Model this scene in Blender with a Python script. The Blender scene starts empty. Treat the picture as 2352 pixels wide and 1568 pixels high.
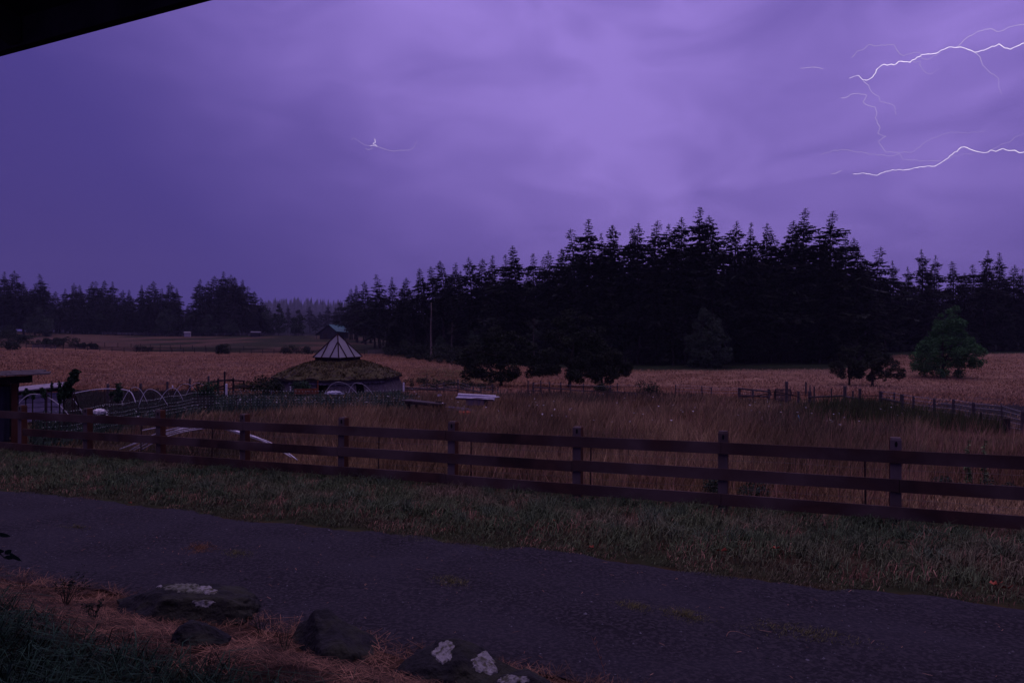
import bpy, math, random
import numpy as np
from mathutils import Vector, Matrix, noise
from mathutils.bvhtree import BVHTree

S = bpy.context.scene
C = S.collection
R = math.radians
rnd = random.Random(7)
rng = np.random.default_rng(11)

# ------------------------------------------------------------------ camera
F, CX, HZ, EYE = 1568.0, 1176.0, 834.0, 2.4       # surveyed: focal length and horizon on a 2352-wide frame, eye height
cam_d = bpy.data.cameras.new('camera'); cam = bpy.data.objects.new('camera', cam_d); C.objects.link(cam)
cam.location = (0, 0, EYE); cam.rotation_euler = (R(90), 0, 0)
cam_d.lens = 24; cam_d.sensor_width = 36; cam_d.shift_y = 0.02126
cam_d.clip_start = 0.05; cam_d.clip_end = 20000
S.camera = cam

# ------------------------------------------------------------------ view
S.view_settings.view_transform = 'Standard'; S.view_settings.look = 'None'
S.view_settings.exposure = 0.0; S.view_settings.gamma = 1.0
S.cycles.use_denoising = True
S.cycles.max_bounces = 5; S.cycles.diffuse_bounces = 2; S.cycles.volume_bounces = 0
S.cycles.transparent_max_bounces = 6; S.cycles.caustics_reflective = False

def lin(c):
    return tuple(((v/255)/12.92 if v/255 <= .04045 else ((v/255+.055)/1.055)**2.4) for v in c)

# ------------------------------------------------------------------ sky: storm clouds lit from inside by lightning
W = bpy.data.worlds.new('World'); S.world = W; W.use_nodes = True
wt = W.node_tree; wt.nodes.clear()
def N(t, typ, **kw):
    n = t.nodes.new(typ)
    for k, v in kw.items(): setattr(n, k, v)
    return n
def mth(t, op, a, b=None, c=None, clamp=False):
    n = t.nodes.new('ShaderNodeMath'); n.operation = op; n.use_clamp = clamp
    for i, v in enumerate((a, b, c)):
        if v is None: continue
        if isinstance(v, (int, float)): n.inputs[i].default_value = v
        else: t.links.new(v, n.inputs[i])
    return n.outputs[0]
def vmth(t, op, a, b):
    n = t.nodes.new('ShaderNodeVectorMath'); n.operation = op
    for i, v in enumerate((a, b)):
        if isinstance(v, (tuple, list)): n.inputs[i].default_value = v
        else: t.links.new(v, n.inputs[i])
    return n
tc = N(wt, 'ShaderNodeTexCoord')
D = vmth(wt, 'NORMALIZE', tc.outputs['Generated'], (0, 0, 0)).outputs[0]
# soft turbulence bends every cloud edge
nz0 = N(wt, 'ShaderNodeTexNoise'); nz0.inputs['Scale'].default_value = 2.2; nz0.inputs['Detail'].default_value = 3
wt.links.new(D, nz0.inputs['Vector'])
wob = vmth(wt, 'SUBTRACT', nz0.outputs['Color'], (.5, .5, .5)).outputs[0]
wsc = vmth(wt, 'MULTIPLY', wob, (.16, .16, .16)).outputs[0]
DW = vmth(wt, 'NORMALIZE', vmth(wt, 'ADD', D, wsc).outputs[0], (0, 0, 0)).outputs[0]
def skydir(px, py):
    return tuple(Vector(((px-CX)/F, 1, (HZ-py)/F)).normalized())
def blob(px, py, wdeg, amp):
    d = vmth(wt, 'DOT_PRODUCT', DW, skydir(px, py)).outputs['Value']
    k = 1/(2*math.radians(wdeg)**2)*2
    e = mth(wt, 'EXPONENT', mth(wt, 'MULTIPLY', mth(wt, 'SUBTRACT', d, 1.0), k))
    return mth(wt, 'MULTIPLY', e, amp)
terms = [blob(1150, -60, 18, .33), blob(1750, 150, 20, .08), blob(1500, 200, 14, .08), blob(2300, 140, 15, .28), blob(660, -180, 15, .24),
         blob(1450, 520, 14, .15), blob(2000, 450, 15, .14), blob(1370, 270, 2.2, .07), blob(1500, 300, 1.8, .05), blob(1080, 60, 5, .05), blob(2250, 110, 3.5, .06), blob(2080, 170, 2.6, .04),
         blob(1930, -30, 5, -.10), blob(1800, 90, 3.6, -.05), blob(1700, 200, 4, -.06), blob(1790, 350, 4, -.06), blob(1620, 400, 4, -.03), blob(150, 560, 18, -.16), blob(500, 420, 9, -.04),
         blob(1900, 380, 3.0, .03), blob(2330, -60, 4, .08)]
L = .24
for t_ in terms: L = mth(wt, 'ADD', t_, L)
sep = N(wt, 'ShaderNodeSeparateXYZ'); wt.links.new(D, sep.inputs[0])
# ragged noise, stretched along the cloud base
mp = N(wt, 'ShaderNodeMapping'); mp.inputs['Scale'].default_value = (2.2, 2.2, 5.0); mp.inputs['Rotation'].default_value = (0, R(-24), 0)
wt.links.new(D, mp.inputs[0])
nz = N(wt, 'ShaderNodeTexNoise'); nz.inputs['Scale'].default_value = 1.5; nz.inputs['Detail'].default_value = 6; nz.inputs['Roughness'].default_value = .5
wt.links.new(mp.outputs[0], nz.inputs['Vector'])
nn = mth(wt, 'SUBTRACT', nz.outputs['Fac'], .5)
# the lit side of the sky shows the most structure
L = mth(wt, 'ADD', L, mth(wt, 'MULTIPLY', mth(wt, 'MULTIPLY', nn, .38), mth(wt, 'MAXIMUM', L, .12)))
mp2 = N(wt, 'ShaderNodeMapping'); mp2.inputs['Scale'].default_value = (2.0, 2.0, 4.6); mp2.inputs['Rotation'].default_value = (0, R(38), 0)
wt.links.new(DW, mp2.inputs[0])
nzb = N(wt, 'ShaderNodeTexNoise'); nzb.inputs['Scale'].default_value = 3.6; nzb.inputs['Detail'].default_value = 7; nzb.inputs['Roughness'].default_value = .45; nzb.inputs['Distortion'].default_value = .8
wt.links.new(mp2.outputs[0], nzb.inputs['Vector'])
# torn detail only where the flash shows through
side = mth(wt, 'MULTIPLY', mth(wt, 'SUBTRACT', L, .22, clamp=True), 1.0)
L = mth(wt, 'ADD', L, mth(wt, 'MULTIPLY', mth(wt, 'MULTIPLY', mth(wt, 'SUBTRACT', nzb.outputs['Fac'], .5), 0.85), side))
ramp = N(wt, 'ShaderNodeValToRGB'); cr = ramp.color_ramp
cr.elements[0].position = 0; cr.elements[0].color = (*lin((52, 43, 108)), 1)
cr.elements[1].position = 1; cr.elements[1].color = (*lin((158, 132, 222)), 1)
e = cr.elements.new(.25); e.color = (*lin((72, 61, 138)), 1)
e = cr.elements.new(.6); e.color = (*lin((118, 98, 182)), 1)
wt.links.new(L, ramp.inputs['Fac'])
# extra brightness added to the unseen sky overhead to light the ground; less blue
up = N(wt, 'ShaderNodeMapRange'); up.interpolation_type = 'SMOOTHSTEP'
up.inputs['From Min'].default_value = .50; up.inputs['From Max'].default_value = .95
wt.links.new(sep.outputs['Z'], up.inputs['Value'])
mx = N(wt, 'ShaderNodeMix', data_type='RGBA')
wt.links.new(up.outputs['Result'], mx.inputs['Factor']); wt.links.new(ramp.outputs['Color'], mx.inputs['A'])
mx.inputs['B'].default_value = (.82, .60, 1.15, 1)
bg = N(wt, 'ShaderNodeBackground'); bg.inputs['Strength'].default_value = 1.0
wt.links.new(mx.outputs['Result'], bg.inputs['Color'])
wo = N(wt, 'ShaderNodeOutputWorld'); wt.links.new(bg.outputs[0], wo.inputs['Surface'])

# the flash behind the cloud: one wide soft lamp
sd = bpy.data.lights.new('flash', 'SUN'); sd.energy = .22; sd.angle = R(35); sd.color = (1.0, .84, 1.0)
sun = bpy.data.objects.new('flash', sd); C.objects.link(sun)
sun.rotation_euler = Vector((.35, .35, 1.0)).to_track_quat('Z', 'Y').to_euler()

# ------------------------------------------------------------------ helpers
def tag(o, label=None, cat=None, group=None, kind=None):
    if label: o['label'] = label
    if cat: o['category'] = cat
    if group: o['group'] = group
    if kind: o['kind'] = kind
    return o
def empty(name, loc, rz=0.0):
    o = bpy.data.objects.new(name, None); C.objects.link(o)
    o.location = loc; o.rotation_euler.z = rz; o.empty_display_size = .2
    return o
def material(name, col, rough=.9, col2=None, scale=4.0, detail=4.0, island=0.0, bump=0.0, bscale=30.0, spec=.2, stretch=None,
             col3=None, scale3=1.0, attr=None, emit=None, lo=.35, hi=.65, transl=0.0):
    m = bpy.data.materials.new(name); m.use_nodes = True; t = m.node_tree; t.nodes.clear()
    out = N(t, 'ShaderNodeOutputMaterial'); b = N(t, 'ShaderNodeBsdfPrincipled')
    b.inputs['Roughness'].default_value = rough; b.inputs['Specular IOR Level'].default_value = spec
    t.links.new(b.outputs[0], out.inputs['Surface'])
    co = N(t, 'ShaderNodeTexCoord'); vec = co.outputs['Object']
    if stretch:
        ma = N(t, 'ShaderNodeMapping'); ma.inputs['Scale'].default_value = stretch; t.links.new(vec, ma.inputs[0]); vec = ma.outputs[0]
    cur = None
    if attr:
        a = N(t, 'ShaderNodeAttribute', attribute_name=attr); cur = a.outputs['Color']
    else:
        rgb = N(t, 'ShaderNodeRGB'); rgb.outputs[0].default_value = (*col, 1); cur = rgb.outputs[0]
    def layer(cur, c2, sc, lo, hi, mode='MIX'):
        n = N(t, 'ShaderNodeTexNoise'); n.inputs['Scale'].default_value = sc; n.inputs['Detail'].default_value = detail
        t.links.new(vec, n.inputs['Vector'])
        r = N(t, 'ShaderNodeMapRange'); r.inputs['From Min'].default_value = lo; r.inputs['From Max'].default_value = hi
        t.links.new(n.outputs['Fac'], r.inputs['Value'])
        x = N(t, 'ShaderNodeMix', data_type='RGBA'); x.blend_type = mode
        t.links.new(r.outputs[0], x.inputs['Factor']); t.links.new(cur, x.inputs['A']); x.inputs['B'].default_value = (*c2, 1)
        return x.outputs['Result']
    if col2: cur = layer(cur, col2, scale, lo, hi, 'MULTIPLY' if attr else 'MIX')
    if col3: cur = layer(cur, col3, scale3, .45, .62, 'MULTIPLY' if attr else 'MIX')
    if island:
        g = N(t, 'ShaderNodeNewGeometry')
        r = N(t, 'ShaderNodeMapRange'); r.inputs['To Min'].default_value = 1-island; r.inputs['To Max'].default_value = 1+island
        t.links.new(g.outputs['Random Per Island'], r.inputs['Value'])
        x = N(t, 'ShaderNodeVectorMath', operation='SCALE'); t.links.new(cur, x.inputs[0]); t.links.new(r.outputs[0], x.inputs['Scale'])
        cur = x.outputs[0]
    t.links.new(cur, b.inputs['Base Color'])
    if bump:
        n = N(t, 'ShaderNodeTexNoise'); n.inputs['Scale'].default_value = bscale; n.inputs['Detail'].default_value = 5
        t.links.new(vec, n.inputs['Vector'])
        bp = N(t, 'ShaderNodeBump'); bp.inputs['Strength'].default_value = 1; bp.inputs['Distance'].default_value = bump
        t.links.new(n.outputs['Fac'], bp.inputs['Height']); t.links.new(bp.outputs[0], b.inputs['Normal'])
    if emit:
        b.inputs['Emission Color'].default_value = (*emit[0], 1); b.inputs['Emission Strength'].default_value = emit[1]
        b.inputs['Base Color'].default_value = (0, 0, 0, 1)
    return m

def np_mesh(name, v, f, mat, parent=None, col=None, smooth=False, loc=None):
    """v (n,3) float, f list of (m,k) int arrays"""
    me = bpy.data.meshes.new(name)
    v = np.asarray(v, dtype=np.float32)
    fs = [np.asarray(a, dtype=np.int32) for a in (f if isinstance(f, list) else [f]) if len(a)]
    me.vertices.add(len(v)); me.vertices.foreach_set('co', v.ravel())
    tot = np.concatenate([np.full(len(a), a.shape[1], np.int32) for a in fs])
    idx = np.concatenate([a.ravel() for a in fs])
    me.loops.add(len(idx)); me.loops.foreach_set('vertex_index', idx)
    me.polygons.add(len(tot))
    me.polygons.foreach_set('loop_start', np.concatenate([[0], np.cumsum(tot)[:-1]]).astype(np.int32))
    me.polygons.foreach_set('loop_total', tot)
    if smooth: me.polygons.foreach_set('use_smooth', np.ones(len(tot), bool))
    me.update(calc_edges=True)
    if col is not None:
        a = me.color_attributes.new('col', 'FLOAT_COLOR', 'POINT')
        a.data.foreach_set('color', np.concatenate([col, np.ones((len(col), 1))], 1).astype(np.float32).ravel())
    if mat: me.materials.append(mat)
    o = bpy.data.objects.new(name, me); C.objects.link(o)
    if parent is not None: o.parent = parent
    if loc is not None: o.location = loc
    return o

class MB:
    def __init__(s): s.v = []; s.f = []
    def add(s, vs, fs):
        b = len(s.v); s.v += [tuple(p) for p in vs]; s.f += [tuple(i+b for i in q) for q in fs]
    def hexa(s, p):      # 8 points: 4 bottom ring, 4 top ring
        s.add(p, [(3, 2, 1, 0), (4, 5, 6, 7), (0, 1, 5, 4), (1, 2, 6, 5), (2, 3, 7, 6), (3, 0, 4, 7)])
    def box(s, c, d, rz=0.0, rot=None):
        m = rot if rot is not None else Matrix.Rotation(rz, 3, 'Z')
        c = Vector(c); h = [x/2 for x in d]
        s.hexa([c + m @ Vector((sx*h[0], sy*h[1], sz*h[2])) for sz in (-1, 1) for sx, sy in ((-1, -1), (1, -1), (1, 1), (-1, 1))])
    def bar(s, a, b, w, h, upv=(0, 0, 1)):
        a = Vector(a); b = Vector(b); d = (b-a).normalized(); u = Vector(upv)
        sd_ = d.cross(u)
        if sd_.length < 1e-4: sd_ = d.cross(Vector((1, 0, 0)))
        sd_.normalize(); u = sd_.cross(d).normalized()
        q = [(-1, -1), (1, -1), (1, 1), (-1, 1)]
        s.hexa([p + sd_*(x*w/2) + u*(y*h/2) for p in (a, b) for x, y in q])
    def tube(s, pts, r, n=6, cap=True):
        pts = [Vector(p) for p in pts]; rr = r if isinstance(r, (list, tuple)) else [r]*len(pts)
        b = len(s.v); prev = None
        for i, p in enumerate(pts):
            d = (pts[min(i+1, len(pts)-1)] - pts[max(i-1, 0)])
            d = d.normalized() if d.length > 1e-9 else Vector((0, 0, 1))
            if prev is None:
                a = d.cross(Vector((0, 0, 1)));
                if a.length < 1e-3: a = d.cross(Vector((1, 0, 0)))
            else: a = prev - d*prev.dot(d)
            a.normalize(); prev = a; c = d.cross(a)
            for k in range(n):
                t = 2*math.pi*k/n
                s.v.append(tuple(p + a*(rr[i]*math.cos(t)) + c*(rr[i]*math.sin(t))))
        for i in range(len(pts)-1):
            for k in range(n):
                k2 = (k+1) % n
                s.f.append((b+i*n+k, b+i*n+k2, b+(i+1)*n+k2, b+(i+1)*n+k))
        if cap:
            s.f.append(tuple(b+k for k in reversed(range(n)))); e_ = b+(len(pts)-1)*n
            s.f.append(tuple(e_+k for k in range(n)))
    def build(s, name, mat, parent=None, smooth=False, origin=None):
        me = bpy.data.meshes.new(name)
        v = s.v
        if origin is not None:
            o_ = Vector(origin); v = [tuple(Vector(p)-o_) for p in v]
        me.from_pydata(v, [], s.f); me.materials.append(mat)
        if smooth:
            for p in me.polygons: p.use_smooth = True
        me.update()
        o = bpy.data.objects.new(name, me); C.objects.link(o)
        if parent is not None: o.parent = parent
        if origin is not None: o.location = origin
        return o
def copy_tree(o, parent=None):
    c = o.copy(); C.objects.link(c); c.parent = parent
    for ch in list(o.children): copy_tree(ch, c)
    return c

# ------------------------------------------------------------------ terrain
YN = np.array([17, 30, 45, 60, 80, 110, 150, 180, 260, 340, 600, 2900, 4600], float)
PN = np.array([-300, 0, 400, 690, 780, 1150, 1500, 1950, 2352, 2700], float)
ROW = np.array([
 [1055.4, 960, 918, 890, 866, 838, 812, 796, 778, 763, 762, 760, 800],
 [1055.4, 960, 918, 890, 866, 838, 812, 796, 778, 763, 762, 760, 800],
 [1055.4, 960, 918, 892, 874, 850, 824, 808, 788, 770, 765, 745, 800],
 [1055.4, 960, 918, 892, 876, 850, 825, 811, 786, 769, 762, 704, 790],
 [1055.4, 960, 919, 892, 876, 850, 825, 812, 785, 768, 765, 712, 795],
 [1055.4, 960, 921, 903, 885, 851, 822, 812, 800, 790, 780, 770, 800],
 [1055.4, 960, 925, 906, 888, 850, 825, 815, 805, 795, 785, 775, 800],
 [1055.4, 972, 930, 908, 886, 848, 812, 800, 795, 790, 785, 775, 800],
 [1055.4, 1004, 960, 925, 888, 846, 815, 803, 797, 790, 785, 775, 800],
 [1055.4, 1020, 975, 930, 890, 846, 815, 803, 797, 790, 785, 775, 800]], float)
def hgt(x, y):
    x = np.asarray(x, float); y = np.asarray(y, float)
    ys = np.clip(y, 17, 4599); px = np.clip(x/ys*F+CX, PN[0], PN[-1])
    iy = 1/YN
    k = np.clip(np.searchsorted(YN, ys, side='right')-1, 0, len(YN)-2)
    t = (1/ys-iy[k])/(iy[k+1]-iy[k])
    j = np.clip(np.searchsorted(PN, px, side='right')-1, 0, len(PN)-2)
    s = (px-PN[j])/(PN[j+1]-PN[j]); s = s*s*(3-2*s)
    row = (ROW[j, k]*(1-t)+ROW[j, k+1]*t)*(1-s) + (ROW[j+1, k]*(1-t)+ROW[j+1, k+1]*t)*s
    z = EYE+(HZ-row)/F*ys
    z = z*np.clip((y-17)/8, 0, 1)
    z = z + .05*np.sin(x*.7+1)*np.sin(y*.53)*np.clip((y-14)/10, 0, 1)*np.clip((200-y)/100, 0, 1)
    # the bank on the near side of the track
    T = y+.425*x
    b = np.clip((5.15-T)/1.6, 0, 1)
    z = z + .42*b*b*(3-2*b) + np.where(T < 5.2, .03*np.sin(x*3.1)*np.sin(y*4.3), 0)*b
    return z
def h1(x, y): return float(hgt(x, y))
def gp(px, Y, dz=0.0):
    x = (px-CX)/F*Y
    return Vector((x, Y, h1(x, Y)+dz))
def pt(px, py, Y): return Vector(((px-CX)/F*Y, Y, EYE+(HZ-py)/F*Y))
def vnoise(x, y, s, seed=0):
    """cheap smooth noise 0..1"""
    r = np.random.default_rng(seed); v = np.zeros_like(x, float)
    for k in range(7):
        a = r.uniform(0, 6.28); f = r.uniform(.6, 1.9)/s
        v += np.sin((x*math.cos(a)+y*math.sin(a))*f*2*math.pi + r.uniform(0, 6.28) + 1.3*np.sin((x*math.sin(a)-y*math.cos(a))*f*3+k))
    return np.clip(.5+v/8, 0, 1)
def mixc(a, b, t): return a*(1-t[..., None])+np.array(b)*t[..., None]
def sst(v, a, b):
    t = np.clip((v-a)/(b-a), 0, 1); return t*t*(3-2*t)
NETP = [(107, 19.6), (212, 24.5), (330, 31), (456, 40), (640, 50), (925, 53)]
def garden_mask(x, y):
    """1 inside the netted vegetable garden"""
    px = x/np.maximum(y, 1)*F+CX
    back = np.interp(px, [60, 240, 420, 640, 925, 960], [28, 38, 50, 58, 60, 55])
    front = np.interp(px, [60, 107, 212, 330, 456, 640, 780, 925, 960], [18.2, 18.6, 20.4, 25, 31, 32, 33, 33.5, 34])
    return sst(y, front-1, front+1)*(1-sst(y, back-2, back+2))*sst(px, 60, 100)*(1-sst(px, 930, 1000))
FEDGE = ([700, 770, 840, 900, 1000, 1150, 1400, 1990, 2050, 2352, 2700], [330, 300, 235, 178, 163, 142, 127, 127, 162, 176, 180])
def gcolor(x, y):
    n1 = vnoise(x, y, 9, 1); n2 = vnoise(x, y, 2.2, 2); n3 = vnoise(x, y, 40, 3)
    px = x/np.maximum(y, 1)*F+CX; T = y+.425*x
    c = np.ones(x.shape+(3,))*np.array((.25, .130, .072))
    c = mixc(c, (.18, .078, .046), sst(n1, .45, .75)*.6)
    c = mixc(c, (.20, .10, .062), sst(n3, .5, .8)*.6)
    c = mixc(c, (.29, .172, .110), sst(px, 1250, 1500)*sst(y, 60, 75)*.8)
    # second pasture, greener
    fe2 = np.interp(px, [0, 400, 900], [176, 176, 176])
    g = sst(y, fe2, fe2+8)*(1-sst(px, 900, 980))
    c = mixc(c, (.085, .058, .042), g*.8); c = mixc(c, (.034, .036, .016), g*sst(n3+.4*sst(px, 300, 500), .6, .95))
    # greener patch right of the roundhouse
    c = mixc(c, (.105, .085, .032), sst(y, 70, 85)*(1-sst(y, 105, 130))*sst(px, 900, 1000)*(1-sst(px, 1080, 1200))*.8)
    # meadow floor just behind the board fence
    m = (1-sst(y, 46, 56))*sst(T, 12.0, 12.6)
    c = mixc(c, (.115, .07, .042), m); c = mixc(c, (.05, .05, .026), m*sst(n2, .5, .8)*.5)
    # right low pasture, dull
    c = mixc(c, (.055, .036, .04), sst(px, 1960, 2160)*sst(y, 30, 36)*(1-sst(y, 52, 78)))
    # garden soil and growth
    gm = garden_mask(x, y); c = mixc(c, (.035, .045, .028), gm*.9); c = mixc(c, (.065, .038, .03), gm*sst(n2, .5, .8)*.5)
    # dark rank hollow at the far right, pale trampled strip right behind the board fence
    c = mixc(c, (.028, .024, .026), sst(px, 2090, 2200)*sst(y, 40, 44)*(1-sst(y, 54, 60)))
    c = mixc(c, (.15, .095, .072), sst(T, 12.6, 12.9)*(1-sst(T, 14.2, 15.6))*sst(px, 700, 1100)*.8)
    # verge
    v = sst(T, 8.45, 8.85)*(1-sst(T, 12.2, 12.8)); c = mixc(c, (.04, .035, .018), v)
    c = mixc(c, (.10, .05, .034), v*sst(n2, .45, .7)*.7*sst(T, 9.1, 9.5)); c = mixc(c, (.035, .040, .018), v*(1-sst(T, 9.1, 9.6)))
    # bank
    b = 1-sst(T, 5.2, 5.5); c = mixc(c, (.040, .021, .014), b); c = mixc(c, (.012, .02, .01), b*(1-sst(T, 3.0, 3.9)))
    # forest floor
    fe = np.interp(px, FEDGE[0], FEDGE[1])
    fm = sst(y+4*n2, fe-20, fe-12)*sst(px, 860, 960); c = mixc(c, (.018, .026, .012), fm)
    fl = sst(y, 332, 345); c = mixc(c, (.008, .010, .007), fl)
    return c

ys = list(np.arange(-6, 22, .3))
while ys[-1] < 6500: ys.append(ys[-1]*1.022+.02)
ys = np.array(ys); ss = np.linspace(-1.35, 1.35, 300)
GX = ss[None, :]*(np.abs(ys)[:, None]+9); GY = np.repeat(ys[:, None], len(ss), 1)
GZ = hgt(GX, GY)
Tg = GY+.425*GX
GZ = GZ - .06*sst(Tg, 5.2, 5.5)*(1-sst(Tg, 8.45, 8.85))
n_r, n_c = GX.shape
ii = np.arange(n_r*n_c).reshape(n_r, n_c)
quads = np.stack([ii[:-1, :-1], ii[:-1, 1:], ii[1:, 1:], ii[1:, :-1]], -1).reshape(-1, 4)
M_ground = material('ground_soil_and_dry_grass', (1, 1, 1), rough=1, attr='col', col2=(.52, .46, .46), scale=1.1, detail=8, col3=(.72, .7, .66), scale3=.13, bump=.12, bscale=2.2, spec=.05)
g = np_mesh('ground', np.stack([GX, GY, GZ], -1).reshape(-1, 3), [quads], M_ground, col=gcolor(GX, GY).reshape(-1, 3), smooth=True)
tag(g, 'open pasture of reddish dry grass sloping up to the woods', 'ground', kind='structure')

# gravel track
M_road = material('dark_gravel', (.025, .022, .029), rough=.95, col2=(.015, .013, .0165), scale=.9, detail=6, col3=(.040, .034, .040), scale3=26, bump=.02, bscale=45, spec=.1)
xs = np.arange(-16, 12, .12); ts = np.linspace(0, 1, 26)
near = 5.30+.10*np.sin(xs*1.3)+.06*np.sin(xs*4.1+1)+rng.normal(0, .02, len(xs))
far = 8.86+.10*np.sin(xs*.9+2)+.07*np.sin(xs*3.3)+.04*np.sin(xs*8.9)+rng.normal(0, .025, len(xs))
RT = near[:, None]*(1-ts)+far[:, None]*ts
RX = np.repeat(xs[:, None], len(ts), 1); RY = RT-.425*RX
prof = .03-.03*np.exp(-((ts-.25)/.1)**2)-.03*np.exp(-((ts-.75)/.1)**2)
RZ = .0+prof[None, :]*np.ones_like(RX)+.012*np.sin(RX*2.1)*np.sin(RT*3)-.035*(np.abs(ts-.5)*2)[None, :]**10
ii = np.arange(RX.size).reshape(RX.shape)
quads = np.stack([ii[:-1, :-1], ii[1:, :-1], ii[1:, 1:], ii[:-1, 1:]], -1).reshape(-1, 4)
rd = np_mesh('road', np.stack([RX, RY, RZ], -1).reshape(-1, 3), [quads], M_road, smooth=True)
tag(rd, 'dark wet gravel track running past the board fence', 'road', kind='structure')
def road_z(x, T):
    t = (T-5.3)/3.42
    return .03-.03*math.exp(-((t-.25)/.1)**2)-.03*math.exp(-((t-.75)/.1)**2)+.012*math.sin(x*2.1)*math.sin(T*3)

# ------------------------------------------------------------------ grass made of real blades
def blades(name, x, y, z, h, w, lean, mat, label, seg=1, sprawl=.5, parent=None, cat=None, kind='stuff', origin=None):
    n = len(x); a = rng.uniform(0, 2*np.pi, n); la = rng.uniform(0, 2*np.pi, n)
    la = np.where(rng.random(n) < sprawl, la, .4+rng.normal(0, .6, n))
    dx, dy = np.cos(a)*w/2, np.sin(a)*w/2
    lx, ly = np.cos(la)*lean*h, np.sin(la)*lean*h
    if seg == 1:
        v = np.stack([np.stack([x-dx, y-dy, z], 1), np.stack([x+dx, y+dy, z], 1), np.stack([x+lx, y+ly, z+h], 1)], 1).reshape(-1, 3)
        f = [np.arange(3*n).reshape(n, 3)]
    else:
        m1 = .45; 
        v = np.stack([np.stack([x-dx, y-dy, z], 1), np.stack([x+dx, y+dy, z], 1),
                      np.stack([x+dx*.8+lx*.25, y+dy*.8+ly*.25, z+h*.55], 1), np.stack([x-dx*.8+lx*.25, y-dy*.8+ly*.25, z+h*.55], 1),
                      np.stack([x+lx, y+ly, z+h*(1-.5*np.minimum(lean, 1.2)**2)], 1)], 1).reshape(-1, 3)
        b = np.arange(n)[:, None]*5
        f = [b+np.array([0, 1, 2, 3]), b+np.array([3, 2, 4])]
    o = np_mesh(name, v, f, mat, parent=parent)
    if label: tag(o, label, cat, kind=kind)
    return o
M_dry = material('dry_grass_blades', (.34, .222, .112), col2=(.135, .072, .032), scale=.33, detail=6, island=.55, col3=(.085, .066, .040), scale3=.14, lo=.42, hi=.62)
M_drypale = material('pale_straw', (.36, .20, .13), col2=(.18, .08, .05), scale=1.4, island=.5)
M_verge = material('verge_grass_blades', (.085, .108, .048), col2=(.18, .125, .08), scale=.55, island=.55, col3=(.055, .082, .038), scale3=.25, lo=.5, hi=.68)
M_green = material('green_grass_blades', (.03, .055, .03), col2=(.05, .085, .05), scale=2, island=.5)
M_gardengreen = material('garden_leaves', (.03, .052, .03), col2=(.062, .085, .06), scale=.9, island=.55)
M_weed = material('rank_green_weeds', (.060, .066, .022), col2=(.032, .042, .016), scale=1.2, island=.5)

def scatter(n, ymin, ymax, u0=-.82, u1=.82, pw=1.0):
    """points in the wedge the photo could see; denser near"""
    t = rng.random(n); y = ymin*(ymax/ymin)**(t**pw)
    u = rng.uniform(u0, u1, n); return u*y, y
# tall dry meadow behind the board fence
x, y = scatter(330000, 10.2, 62)
T = y+.425*x; px = x/y*F+CX
dens = vnoise(x, y, 1.7, 5)
gm = garden_mask(x, y)
low = sst(px, 2050, 2330)*sst(y, 27, 31)
shed = (x < -13.5) & (y < 23.5)
near_band = (T < 13.6+.8*vnoise(x, y, 3, 9))
weedz = np.exp(-(((px-2010)/120)**2+((y-31)/5)**2)) 
keep = (T > 12.75) & (rng.random(len(x)) > gm*.93) & (rng.random(len(x)) > low*.8) & ~shed & (rng.random(len(x)) < .35+.9*dens) & (y < 58-10*rng.random(len(x)))
keep &= (px > -60) & (rng.random(len(x)) > sst(110-px, 0, 90)*.8) & (rng.random(len(x)) > weedz)
x, y, T, px = x[keep], y[keep], T[keep], px[keep]
tallz = np.clip(vnoise(x, y, 4.5, 12)*1.3-.1, .25, 1)
h = (.26+.56*tallz)*rng.uniform(.55, 1.15, len(x))
h *= np.where(px > 2120, .6, 1)*(1-.55*sst(y, 42, 54))*(.45+.55*sst(T, 12.8, 14.6))*(1-.72*(1-sst(T, 14.2, 16.2))*sst(px, 800, 1300))
h *= 1-.5*sst(760-px, 0, 250)*sst(y, 15, 20)
h *= 1-.55*sst(px, 1660, 1740)*sst(y, 33, 39)
w = .006+.0007*y
blades('meadow_grass', x, y, hgt(x, y), h, w*rng.uniform(.7, 1.5, len(x)), rng.uniform(.05, .95, len(x)), M_dry,
       'tall reddish dry grass of the meadow behind the board fence', cat='grass')
# paler straw stalks among the tall grass
x, y = scatter(26000, 10.6, 46); T = y+.425*x; px = x/y*F+CX
k = (T > 13.2) & (rng.random(len(x)) > garden_mask(x, y)*.9) & (px > 150) & (px > 300) & ((px > 950) | (y < 26)) & ((px < 1680) | (y < 34)) & (vnoise(x, y, 3, 30) > .45)
x, y = x[k], y[k]
blades('straw_stalks', x, y, hgt(x, y), rng.uniform(.45, 1.0, len(x)), .007+.0004*y, rng.uniform(.05, .6, len(x)), M_drypale,
       'pale bleached straw stalks standing among the tall dry grass', cat='grass')
# shorter pasture grass further out
x, y = scatter(150000, 50, 170, -.85, .85); px = x/y*F+CX
fe = np.interp(px, FEDGE[0], FEDGE[1])
k = (y+5*rng.random(len(x)) < fe-16) & (rng.random(len(x)) > sst(px, 2080, 2180)*sst(y, 40, 44)*(1-sst(y, 54, 60))) & (vnoise(x, y, 6, 40)+.3*rng.random(len(x)) > .42) & ~((px > 640) & (px < 925) & (y > 50) & (y < 66))
x, y = x[k], y[k]
blades('pasture_grass', x, y, hgt(x, y), rng.uniform(.08, .30, len(x)), .05+.0008*y, rng.uniform(.1, 1.2, len(x)),
       material('pasture_grass_blades', (.32, .168, .092), col2=(.22, .105, .056), scale=.12, detail=7, island=.35, col3=(.35, .21, .135), scale3=.03),
       'short reddish grass covering the far pasture', cat='grass')
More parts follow.
